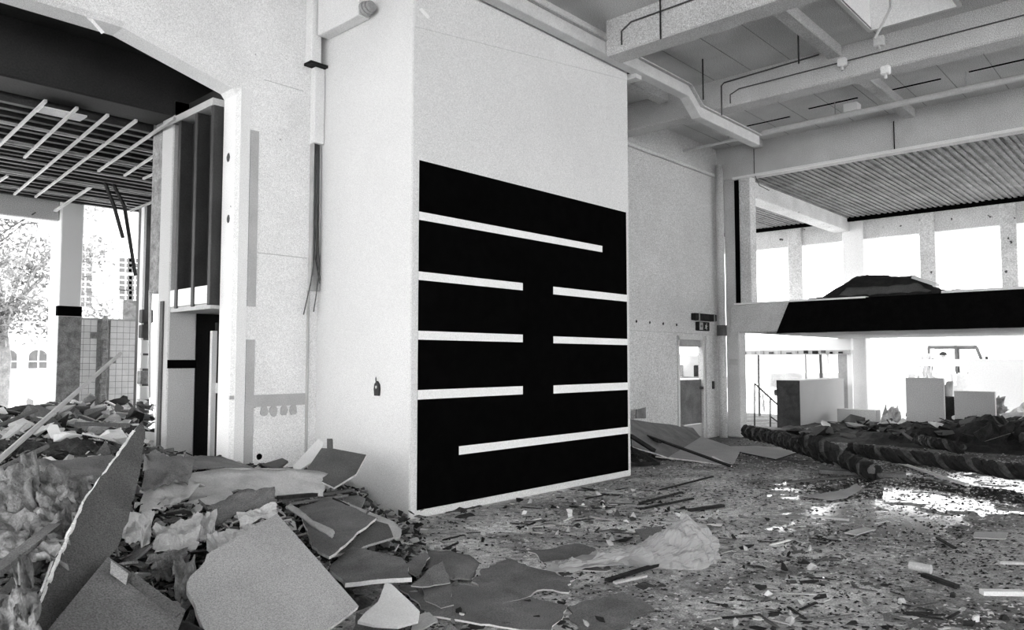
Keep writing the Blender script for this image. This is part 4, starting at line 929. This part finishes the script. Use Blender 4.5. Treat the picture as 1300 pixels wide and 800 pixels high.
tag(plate('lino_sheet', FL([(536, 745, .05), (572, 743, .05), (576, 768, .03), (560, 772, .03), (540, 762, .04)]), .01, [M_midgrey, M_palegrey], jag=.012, seed=66), 'square floor sheet piece in front of the pointed piece', 'floor sheet')
tag(plate('lino_sheet', FL([(670, 700, .012), (735, 690, .012), (780, 708, .012), (770, 725, .012), (700, 722, .012)]), .01, [M_midgrey, M_palegrey], jag=.025, seg=.06, seed=67), 'flat grey floor sheet left of the plastic bag', 'floor sheet')
tag(plate('lino_sheet', FL([(806, 672, .10), (840, 668, .10), (842, 684, .04), (820, 689, .03)]), .015, [M_midgrey, M_darkgrey], jag=.01, seed=68), 'small tilted grey panel touching the plastic bag', 'floor sheet')
tag(plate('lino_sheet', FL([(720, 770, .012), (790, 752, .012), (830, 772, .012), (780, 800, .012), (735, 800, .012)]), .01, [M_midgrey, M_darkgrey], jag=.03, seg=.06, seed=69), 'cracked grey floor sheet at the bottom centre', 'floor sheet')

# ---------------------------------------------------------------- plastic bag
def bag():
    o = empty('plastic_bag', PZ(860, 722, 0)); tag(o, 'crumpled cloudy plastic bag standing on the floor', 'plastic bag')
    out = [(700, 722), (752, 712), (812, 716), (848, 723), (875, 726), (902, 722), (916, 708), (905, 694), (880, 690), (850, 690), (820, 695), (780, 702), (740, 708)]
    base = [PZ(a, b, .005) for a, b in out]; n = len(base)
    top = PD(866, 649, 6.15); sh = PD(905, 682, 6.0); v = []; L = 9; rn = random.Random(9)
    ridge = [PZ(700, 722, .03), PZ(752, 713, .06), PZ(800, 705, .14), PD(840, 690, 5.9), top, PD(880, 664, 6.1), PD(905, 690, 5.95), PD(890, 670, 6.1), PD(868, 651, 6.2), PD(858, 655, 6.2), PD(835, 685, 6.0), PZ(780, 705, .10), PZ(740, 711, .05)]
    for k in range(L):
        t = k / (L - 1); e = t ** .8
        for i in range(n):
            p = np.array(base[i]) * (1 - e) + np.array(ridge[i]) * e
            bul = math.sin(t * math.pi) * .06
            q = Vector((p[0] * 5, p[1] * 5, p[2] * 5)); c = np.array(base).mean(0); dv = p - c; dv[2] = 0; ln = np.linalg.norm(dv) + 1e-6
            p = p + dv / ln * (bul + .05 * mnoise.noise(q) * math.sin(t * math.pi)) + np.array([0, 0, .03 * mnoise.noise(q * 1.7) * math.sin(t * math.pi)])
            p[2] = max(p[2], .004); v.append(p)
    f = [(k * n + i, k * n + (i + 1) % n, (k + 1) * n + (i + 1) % n, (k + 1) * n + i) for k in range(L - 1) for i in range(n)]
    f += [((L - 1) * n + i, (L - 1) * n + i + 1, (L - 1) * n + (n - 2 - i), (L - 1) * n + (n - 1 - i)) for i in range(0, 5)]
    b_ = MB().add(v, f).build('film', M_plastic, o, smooth=False)
    sb = b_.modifiers.new('sub', 'SUBSURF'); sb.levels = 3; sb.render_levels = 3
    tx = bpy.data.textures.new('crease', 'CLOUDS'); tx.noise_scale = .11; tx.noise_depth = 4
    dm = b_.modifiers.new('crease', 'DISPLACE'); dm.texture = tx; dm.strength = .15; dm.texture_coords = 'LOCAL'; dm.mid_level = .5
    sheet('tail', [PZ(690, 714, .03), PZ(790, 700, .10), PZ(800, 716, .05), PZ(700, 728, .012)], 14, 6, .03, M_plastic, thick=.004, seed=3, fold=4, ragged=.06, parent=o)
bag()

# ================================================================== DEBRIS BY THE DOOR AND THE BALCONY
def G0(px, py, z=0.0): return PZ(px, py, z)
tag(plate('fibre_board', [G0(800, 574, .18), PY(803, 528, 7.5), PY(832, 530, 7.5), G0(873, 550, .12), G0(905, 565, .02), G0(870, 582, .02), G0(832, 583, .03)], .02, [M_midgrey, M_edge], seed=70), 'grey fibre board leaning low against the far wall', 'board')
tag(plate('fibre_board', [PY(808, 531, 7.4), PY(808, 520, 7.45), PY(820, 517, 7.45), PY(820, 531, 7.4)], .02, M_midgrey, seed=71), 'small upright board with a hole behind the fibre boards', 'board')
tag(plate('fibre_board', [G0(845, 565, .10), G0(885, 552, .12), G0(940, 572, .02), G0(930, 590, .015), G0(878, 585, .02), G0(832, 580, .05)], .02, [M_lightgrey, M_edge], seed=72), 'paler fibre board sliding out towards the door', 'board')
tag(plate('fibre_board', [G0(905, 567, .02), G0(960, 566, .02), G0(1022, 571, .02), G0(985, 583, .02), G0(955, 577, .02)], .02, [M_lightgrey, M_soot], seed=73), 'flat grey board on the floor before the dark rope', 'board')
fr = empty('wooden_frame', G0(815, 588)); tag(fr, 'dark wooden frame fragment lying at the right corner of the box', 'frame')
for a, b_ in (((800, 568, .25), (836, 588, .03)), ((800, 590, .03), (836, 588, .03)), ((800, 553, .45), (830, 572, .2)), ((800, 578, .12), (810, 590, .03))):
    m = MB(); m.bar(G0(*a), G0(*b_), .09, .05); m.build('frame_bar', M_soot, fr)
for i, (a, b_, w, mt, lab) in enumerate((((820, 553, .32), (928, 592, .03), .06, M_soot, 'long dark lath sliding down the fibre boards'), ((818, 552, .3), (838, 562, .25), .05, M_soot, 'short dark lath on the upper fibre board'), ((905, 580, .05), (928, 592, .03), .03, M_whitechip, 'thin white strip along the long dark lath'),
                                    ((812, 639, .03), (866, 625, .03), .035, M_soot, 'dark lath on the floor right of the mural'), ((820, 645, .03), (880, 633, .03), .035, M_soot, 'second dark lath on the floor right of the mural'), ((838, 622, .03), (905, 605, .03), .03, M_soot, 'dark lath farther right of the mural'), ((875, 648, .03), (918, 642, .03), .055, M_soot, 'thick charred lath behind the plastic bag'),
                                    ((770, 737, .02), (838, 716, .03), .04, M_soot, 'dark strip at the foot of the plastic bag'), ((780, 740, .03), (820, 731, .03), .03, M_palegrey, 'pale stick in front of the plastic bag'), ((1140, 587, .03), (1228, 616, .03), .05, M_whitechip, 'long white strip lying by the dark rope'),
                                    ((1040, 598, .04), (1150, 604, .03), .18, M_midgrey, 'grey plank lying before the wet floor'), ((1030, 655, .02), (1078, 660, .02), .04, M_palegrey, 'pale stick left of the wet patch'), ((1190, 683, .02), (1212, 696, .02), .03, M_soot, 'dark splinter in the wet patch'), ((1000, 612, .02), (1075, 606, .02), .05, M_darkgrey, 'dark strip before the grey plank'),
                                    ((1246, 752, .02), (1300, 753, .02), .06, M_whitechip, 'bright strip at the right edge'), ((1268, 714, .02), (1320, 716, .02), .04, M_palegrey, 'pale strip at the right edge above the bright strip'), ((1172, 730, .03), (1215, 745, .03), .05, M_soot, 'charred offcut in the right foreground'), ((1155, 718, .05), (1182, 723, .05), .07, M_palegrey, 'broken pale pipe end in the right foreground'))):
    m = MB()
    if 'pipe' in lab: m.tube([G0(*a), G0(*b_)], .034, 12)
    else: m.bar(G0(*a), G0(*b_), w, min(w * .5, .05))
    tag(m.build('pipe_offcut' if 'pipe' in lab else 'lath', mt), lab, 'pipe' if 'pipe' in lab else 'lath')
tag(plate('paper_sheet', FL([(1020, 630, .02), (1070, 622, .02), (1088, 614, .02), (1095, 620, .02), (1075, 632, .02), (1055, 635, .02)]), .006, M_lightgrey, jag=.01, seed=75), 'pale torn paper at the left of the wet patch', 'paper')
tag(plate('paper_sheet', FL([(1072, 676, .02), (1098, 669, .02), (1112, 672, .02), (1088, 679, .02)]), .01, M_palegrey, jag=.01, seed=76), 'small pale flake in front of the wet patch', 'paper')
tag(plate('paper_sheet', FL([(1238, 675, .02), (1280, 676, .02), (1275, 684, .02), (1236, 682, .02)]), .01, M_lightgrey, jag=.01, seed=77), 'pale board flake right of the wet patch', 'paper')

# dark twisted rope-like rolls of matted strip
def rope(pts, r, twist, label, seed, strands=4, shade=None):
    o = empty('rope_roll', pts[0]); tag(o, label, 'rope roll'); P = [Vector([float(c) for c in p]) for p in pts]; path = []
    for i in range(len(P) - 1):
        n = max(4, int((P[i + 1] - P[i]).length / .05))
        for k in range(n): path.append(P[i].lerp(P[i + 1], k / n))
    path.append(P[-1]); rn = random.Random(seed)
    for _ in range(3): path = [path[0]] + [(path[i - 1] + path[i] * 2 + path[i + 1]) / 4 for i in range(1, len(path) - 1)] + [path[-1]]
    s = 0; rad = []
    for s_ in range(strands):
        pts2 = []; d = 0
        for i, p in enumerate(path):
            t = (path[min(i + 1, len(path) - 1)] - path[max(i - 1, 0)]).normalized(); a = t.cross(Vector((0, 0, 1))).normalized(); c = t.cross(a)
            if i: d += (path[i] - path[i - 1]).length
            q = d * twist + s_ * 2 * math.pi / strands
            pts2.append(p + (a * math.cos(q) + c * math.sin(q)) * r * .55 + Vector((0, 0, .02 * mnoise.noise(p * 3))))
        rr = [r * (.55 if strands < 4 else .46) * (1 + .25 * mnoise.noise(p * 6 + Vector((s_, 0, 0)))) for p in path]
        MB().tube(pts2, rr, 7).build('strand', (shade or [M_soot, M_ropegrey, M_soot, M_soot])[s_ % 4], o)
    return o
rope([G0(948, 548, .22), G0(985, 556, .22), G0(1030, 570, .22), G0(1060, 580, .2)], .14, 22, 'dark twisted roll starting beside the corner column', 1)
rope([G0(1020, 558, .42), G0(1045, 568, .35), G0(1075, 584, .2), G0(1108, 600, .12)], .13, 24, 'dark twisted roll crossing over the first roll', 2)
rope([G0(1065, 585, .15), G0(1090, 590, .15), G0(1112, 601, .12)], .11, 12, 'short roll with pale strips at the crossing', 3, 4, [M_midgrey, M_soot, M_ropegrey, M_soot])
rope([G0(1080, 570, .2), G0(1130, 578, .2), G0(1180, 584, .18), G0(1240, 592, .18), G0(1330, 604, .18)], .11, 14, 'long dark twisted roll running to the right edge', 4, 4, [M_soot, M_soot, M_ropegrey, M_soot])
rope([G0(1165, 557, .2), G0(1190, 563, .2), G0(1222, 570, .15)], .1, 18, 'small dark roll behind the long roll', 5)
# low dark bank of burnt debris under the balcony
m = MB(); v = []; f = []; nx, ny = 40, 90; XA, XZ, YA, YZ = 15.0, 19.5, -3.0, 7.6
for j in range(ny + 1):
    for i in range(nx + 1):
        x = XA + (XZ - XA) * i / nx; y = YA + (YZ - YA) * j / ny; q = Vector((x * 1.8, y * 1.8, 2)); e = min(1, i / 8, (nx - i) / 8) * min(1, (ny - j) / 8)
        hgt = .10 + .34 * max(0, 1 - ((x - 17.2) / 2.4) ** 2) * min(1, max(.12, (5.6 - y) / 2.6))
        v.append((x, y, max(-.03, e * hgt * (1 + .7 * mnoise.noise(q) + .5 * mnoise.noise(q * 3)) - .03)))
for j in range(ny):
    for i in range(nx): a = j * (nx + 1) + i; f.append((a, a + 1, a + nx + 2, a + nx + 1))
m.add(v, f); tag(m.build('burnt_heap', M_soot), 'low black bank of burnt debris under the balcony', 'rubble', kind='stuff')
for i, (pts, mt, lab) in enumerate((([(1208, 530, 17.5), (1245, 508, 17.8), (1262, 512, 17.6), (1222, 545, 17.0)], M_whitechip, 'bright plastic sheet draped over the black bank'), ([(1198, 541, 16.8), (1218, 532, 17.0), (1230, 545, 16.6), (1205, 549, 16.4)], M_palegrey, 'bright torn sheet at the front of the black bank'),
                                     ([(1240, 528, 17.0), (1268, 502, 17.5), (1280, 522, 17.2), (1252, 540, 16.8)], M_midgrey, 'tall grey crumpled sheet on the black bank'), ([(1268, 530, 17.0), (1300, 512, 17.3), (1330, 520, 17), (1290, 540, 16.6)], M_palegrey, 'bright crumpled sheet at the right edge of the black bank'),
                                     ([(1218, 540, 16.6), (1245, 530, 16.9), (1246, 542, 16.6), (1222, 548, 16.3)], M_midgrey, 'grey folded mat on the black bank'), ([(1150, 525, 17.4), (1185, 522, 17.5), (1192, 542, 17.0), (1150, 540, 17.0)], M_midgrey, 'grey rounded mat in front of the upright panel'),
                                     ([(1122, 520, 18.0), (1140, 517, 18.1), (1145, 535, 17.6), (1118, 536, 17.6)], M_palegrey, 'pale crumpled pile beside the low wall stub'), ([(1275, 560, 15.2), (1300, 545, 15.6), (1320, 560, 15.2), (1290, 580, 14.6)], M_ropegrey, 'grey crumpled sheet at the right edge on the floor'))):
    SH('crumpled_sheet', 'sheet', lab, pts, 12, 9, .16, mt, thick=.015, seed=80 + i, fold=3, ragged=.07, smooth=False)
dbx = empty('cardboard_box', PD(1201, 528, 17.8)); tag(dbx, 'dark open box tilted on the black bank', 'box')
c0 = PD(1201, 530, 17.8); 
for nm, bxs in (('side', (c0[0] - .02, c0[0] + .02, c0[1] - .3, c0[1] + .3, .12, .72)), ('side', (c0[0] + .5, c0[0] + .54, c0[1] - .3, c0[1] + .3, .12, .72)), ('end', (c0[0], c0[0] + .52, c0[1] - .32, c0[1] - .28, .12, .72)), ('end', (c0[0], c0[0] + .52, c0[1] + .28, c0[1] + .32, .12, .72)), ('bottom', (c0[0], c0[0] + .52, c0[1] - .3, c0[1] + .3, .12, .15))):
    B(bxs).build(nm, M_soot, dbx)
# heap of roof felt on the balcony
hb = empty('roof_debris', (16, 5, 2.74)); tag(hb, 'dark heap of roofing felt with a white strip on the balcony parapet', 'debris heap')
def HB(px, py, X): return PX(px, py, X)
sheet('felt_slope', [HB(1088, 350, 15.6), HB(1162, 350, 15.6), HB(1205, 372, 15.0), HB(1040, 380, 14.95)], 22, 9, .05, M_soot, thick=.3, seed=91, fold=4, ragged=.03, parent=hb)
sheet('felt_layer', [HB(1075, 366, 15.1), HB(1165, 360, 15.1), HB(1190, 374, 14.9), HB(1060, 382, 14.9)], 18, 5, .05, M_darkgrey, thick=.03, seed=92, fold=5, ragged=.08, parent=hb)
MB().bar(HB(1160, 352, 15.0), HB(1190, 362, 14.9), .14, .05).build('white_strip', M_whitechip, hb)
rn = random.Random(17)
for i in range(8):
    p = HB(1040 + i * 25, 378 - i * .9, 14.9); lump('felt_scrap', (p[0], p[1], 2.78), (.14, .2, .05), M_soot, i, .4, 2, parent=hb)

# ================================================================== SCATTER
rn = random.Random(77)
def flake(seed, mat, r=1.0):
    q = random.Random(seed); n = q.randint(5, 7); pts = []
    for k in range(n):
        a = 2 * math.pi * k / n + q.uniform(-.3, .3); d = q.uniform(.45, 1.0) * r; pts.append((d * math.cos(a), d * math.sin(a) * .7))
    return pts
def proto(kind, seed, mat):
    q = random.Random(seed)
    if kind == 'flake': P = flake(seed, mat); pts = [(x, y, 0) for x, y in P] + [(x * .95, y * .95, .10) for x, y in P]
    elif kind == 'chunk': pts = [(q.gauss(0, .5), q.gauss(0, .45), q.gauss(0, .35)) for _ in range(13)]
    elif kind == 'splinter': pts = [(s * 1.0 + q.uniform(-.1, .1), y * .07 * q.uniform(.6, 1.3), z * .05) for s in (-1, 1) for y in (-1, 1) for z in (0, 1)]
    return hull_mesh(kind, pts, mat)
PROT = {}
def get(kind, mat):
    key = (kind, mat.name)
    if key not in PROT: PROT[key] = [proto(kind, hash((kind, i)) % 1000 if False else i * 7 + len(kind), mat) for i in range(6)]
    return rn.choice(PROT[key])
def put(name, kind, mat, loc, size, rot, label, cat, group):
    o = bpy.data.objects.new(name, get(kind, mat)); COL.objects.link(o); o.location = loc; o.scale = size if isinstance(size, tuple) else (size,) * 3; o.rotation_euler = rot
    return tag(o, label, cat, group)
def gmat(ws): return rn.choices([M_whitechip, M_palegrey, M_lightgrey, M_midgrey, M_darkgrey, M_soot], ws)[0]
TONE = {}
for mt, w in ((M_whitechip, 'white'), (M_palegrey, 'pale'), (M_lightgrey, 'light grey'), (M_midgrey, 'grey'), (M_darkgrey, 'dark grey'), (M_soot, 'black')): TONE[mt.name] = w
def zone(px, py):
    """plain words for the spot of the floor, by what lies next to it"""
    if py > 735: return 'in the near foreground, ' + ('beside the torn floor sheets' if px < 720 else 'below the plastic bag' if px < 900 else 'below the wet patch' if px < 1120 else 'at the right edge')
    if py > 640: return 'left of the plastic bag' if px < 790 else 'close to the plastic bag' if px < 960 else 'between plastic bag and wet patch' if px < 1070 else 'in the wet patch' if px < 1200 else 'right of the wet patch'
    if py > 595: return 'along the foot of the mural' if px < 810 else 'right of the mural box' if px < 920 else 'before the flat grey board' if px < 1060 else 'just before the twisted rolls' if px < 1180 else 'under the long roll at the right'
    return 'by the leaning fibre boards' if px < 930 else 'behind the flat grey board' if px < 1060 else 'behind the twisted rolls'
def hzone(px, py):
    if py < 640: return 'behind the tall dark board' if px < 150 else 'below the white pier' if px < 260 else 'on the long curled sheet' if px < 400 else 'at the left face of the box'
    if py < 720: return 'left of the tall dark board' if px < 80 else 'right of the tall dark board' if px < 240 else 'at the top of the large smooth board' if px < 370 else 'by the dark cavity near the box'
    return 'at the lower left corner' if px < 60 else 'between the two bottom boards' if px < 260 else 'around the large smooth board' if px < 440 else 'beside the white shard'
def sz(s, a, b): return 'tiny' if s < a else 'small' if s < b else 'larger'
n = 0
while n < 170:                                   # foreground heap: board pieces
    px, py = rn.uniform(-60, 520), rn.uniform(575, 800); z = .5
    for _ in range(6):
        p = PZ(px, py, z); z = .6 * z + .4 * max(0, mound(p[0], p[1]))
    if p[0] > 3.8 and p[1] > 7.5 or (p[0] > 4.8 and p[1] > 5.85) or z < .05 or (px > 250 and py > 700) or (60 < px < 230 and py > 740): continue
    s = rn.uniform(.05, .15); mt = gmat((1, 3, 3, 5, 4, 1)); put('board_piece', 'flake', mt, (p[0], p[1], z + rn.uniform(-.02, .06)), (s, s, s * rn.uniform(.5, 1.2)), (rn.uniform(-.6, .6), rn.uniform(-.6, .6), rn.uniform(0, 6.3)), '%s %s broken board piece %s' % (sz(s, .08, .12), TONE[mt.name], hzone(px, py)), 'board', 'small pieces of the left heap'); n += 1
n = 0
while n < 130:
    px, py = rn.uniform(-60, 500), rn.uniform(560, 800); z = .5
    for _ in range(6):
        p = PZ(px, py, z); z = .6 * z + .4 * max(0, mound(p[0], p[1]))
    if p[0] > 3.8 and p[1] > 7.5 or (p[0] > 4.75 and p[1] > 5.8) or z < .05 or (px > 250 and py > 700) or (60 < px < 230 and py > 740): continue
    s = rn.uniform(.03, .10); mt = gmat((1, 2, 3, 4, 4, 2)); put('rubble_lump', 'chunk', mt, (p[0], p[1], z + .01), s, (rn.uniform(0, 6), rn.uniform(0, 6), rn.uniform(0, 6)), '%s %s plaster lump %s' % (sz(s, .05, .08), TONE[mt.name], hzone(px, py)), 'rubble', 'plaster lumps of the left heap'); n += 1
n = 0
while n < 290:                                   # back room heap
    px, py = rn.uniform(-30, 200), rn.uniform(507, 560); z = .85
    for _ in range(8):
        p = PZ(px, py, min(z, 1.2)); z = .6 * z + .4 * mound(p[0], p[1])
    if p[1] < 6.8 or p[1] > 14.5 or (p[0] > 3.6 and p[1] < 9.6): n += .2; continue
    k = rn.random(); s = rn.uniform(.05, .17); mt = gmat((6, 4, 2, 2, 4, 5)); fl = k < .65
    where = ('at the far left' if px < 45 else 'before the column' if px < 100 else 'before the tiled wall' if px < 165 else 'beside the white pier') + (', crest of' if py < 522 else ', halfway down' if py < 540 else ', near side of') + ' the back room heap'
    put('rubble_piece', 'flake' if fl else 'chunk', mt, (p[0], p[1], z + rn.uniform(0, .1)), (s * 1.3, s * .8, s * rn.uniform(.6, 1.5)), (rn.uniform(-.7, .7), rn.uniform(-.7, .7), rn.uniform(0, 6.3)), '%s %s %s' % (TONE[mt.name], 'flat piece' if fl else 'lump', where), 'rubble', 'rubble pieces of the back room'); n += 1
def floor_ok(p): return p[1] < YB - .08 or (p[0] > XB1 + .1 and p[1] < YW - .12)
def floor_spot(d0, dr, pw, x0=500):
    while True:
        d = d0 + dr * rn.random() ** pw; px = rn.uniform(x0, 1320); py = 457 + FPX * CAM_H / d; p = PZ(px, py, 0)
        if floor_ok(p) and p[0] < XQ - .15 and mound(p[0], p[1]) < -.02: return p, px, py, d
for n in range(295):                             # flakes over the floor
    p, px, py, d = floor_spot(4.3, 12, 1.3)
    s = rn.uniform(.015, .065) * (1 + d * .05); mt = gmat((2.0, 2.5, 3, 4, 5, 5))
    put('board_flake', 'flake', mt, (p[0], p[1], .002), (s * rn.uniform(1, 2.2), s, s * .5), (rn.uniform(-.12, .12), rn.uniform(-.12, .12), rn.gauss(-.75, .8)), '%s %s board flake %s' % (sz(s, .04, .075), TONE[mt.name], zone(px, py)), 'debris', 'board flakes on the floor')
for n in range(110):
    p, px, py, d = floor_spot(4.6, 11, 1.1, 560)
    s = rn.uniform(.03, .12) * (1 + d * .03); mt = gmat((1.5, 2, 1, 2, 4, 7))
    put('splinter', 'splinter', mt, (p[0], p[1], .005), (s, s * 1.2, s * 1.5), (0, 0, rn.gauss(-.75, .6)), '%s %s wood splinter %s' % (sz(s, .07, .12), TONE[mt.name], zone(px, py)), 'splinter', 'wood splinters on the floor')
for n in range(290):
    p, px, py, d = floor_spot(4.3, 10, 1.2)
    s = rn.uniform(.012, .045); mt = gmat((2, 3, 2, 3, 4, 7))
    put('rubble_crumb', 'chunk', mt, (p[0], p[1], s * .2), s, (rn.uniform(0, 6), rn.uniform(0, 6), rn.uniform(0, 6)), '%s %s rubble crumb %s' % (sz(s, .02, .035), TONE[mt.name], zone(px, py)), 'debris', 'crumbs on the floor')
for n in range(150):                             # burnt fragments on the black bank under the balcony
    x, y = rn.uniform(15.2, 18.6), rn.uniform(1.2, 6.4); s = rn.uniform(.05, .22); mt = gmat((.6, .8, 1, 2, 5, 9)); hgt = .10 + .30 * max(0, 1 - ((x - 17.2) / 2.4) ** 2) * min(1, max(.12, (5.6 - y) / 2.6)) if x > 15.3 else .02
    put('burnt_fragment', rn.choice(['flake', 'chunk', 'splinter']), mt, (x, y, hgt + .02), (s * 1.4, s, s * .9), (rn.uniform(-.5, .5), rn.uniform(-.5, .5), rn.uniform(0, 6.3)), '%s %s burnt fragment %s' % (sz(s, .1, .16), TONE[mt.name], ('on the near edge of' if x < 16 else 'on the crest of' if x < 17.8 else 'on the far side of') + ' the black bank' + (', left end' if y > 5.2 else ', middle' if y > 3.4 else ', right end')), 'debris', 'burnt fragments under the balcony')
# fine grit nobody could count
for nm, mt, cnt, lab, seed in (('pale_grit', M_lightgrey, 11000, 'fine pale plaster grit strewn over the hall floor', 1), ('dark_grit', M_soot, 13000, 'fine dark grit strewn over the hall floor', 2)):
    m = MB(); q = random.Random(seed)
    cl = [(q.uniform(480, 1300), 4.3 + 9 * q.random()) for _ in range(60)]
    for k in range(cnt):
        if q.random() < .5:
            c = q.choice(cl); px = c[0] + q.gauss(0, 45); d = max(4.2, c[1] + q.gauss(0, .35))
        else: d = 4.2 + 11 * q.random() ** 1.2; px = q.uniform(480, 1320)
        p = PZ(px, 457 + FPX * CAM_H / d, 0)
        if not floor_ok(p) or p[0] > XQ + 2: continue
        s = q.uniform(.003, .012) * (1 + .04 * d); a = q.uniform(0, 6.28); z = s * q.uniform(.3, 1.0); e = q.uniform(.6, 2.6)
        P = [(p[0] + s * (e * math.cos(t) * .68 + math.sin(t) * .73), p[1] + s * (-e * math.cos(t) * .73 + math.sin(t) * .68), 0.0) for t in (a, a + 2.1, a + 4.2)] + [(p[0], p[1], z)]
        m.add(P, [(0, 1, 3), (1, 2, 3), (2, 0, 3)])
    tag(m.build(nm, mt), lab, 'grit', kind='stuff')

# fine shards over the left heap, too small to pick apart
for nm, mt, cnt, lab, seed in (('pale_shards', M_palegrey, 1500, 'fine pale shards covering the left heap', 5), ('grey_shards', M_midgrey, 2600, 'fine grey shards covering the left heap', 6), ('dark_shards', M_soot, 3200, 'fine black shards covering the left heap', 7)):
    m = MB(); q = random.Random(seed); k = 0
    while k < cnt:
        px, py = q.uniform(-60, 540), q.uniform(508, 800); z = .5
        for _ in range(5):
            p = PZ(px, py, z); z = .6 * z + .4 * max(0, mound(p[0], p[1]))
        if (px > 235 and py > 730) or (px > 130 and py > 770) or (p[0] > 3.8 and p[1] > 7.5) or (p[0] > 4.85 and p[1] > 5.85) or p[1] > 14 or p[1] < -.2: k += .3; continue
        s = q.uniform(.008, .045) * (1 + .08 * p[1]); c = Vector((p[0], p[1], z + q.uniform(-.03, .05)))
        u = Vector((q.gauss(0, 1), q.gauss(0, 1), q.gauss(0, .5))).normalized(); w = u.cross(Vector((q.gauss(0, .5), q.gauss(0, .5), 1))).normalized(); nn = u.cross(w) * s * .18; e = q.uniform(.25, .8)
        P = [c - u * s, c + w * s * e, c + u * s * q.uniform(.6, 1.2), c - w * s * e]
        m.add(P + [v_ - nn for v_ in P], [(0, 1, 2, 3), (7, 6, 5, 4), (0, 4, 5, 1), (1, 5, 6, 2), (2, 6, 7, 3), (3, 7, 4, 0)]); k += 1
    tag(m.build(nm, mt), lab, 'rubble', kind='stuff')
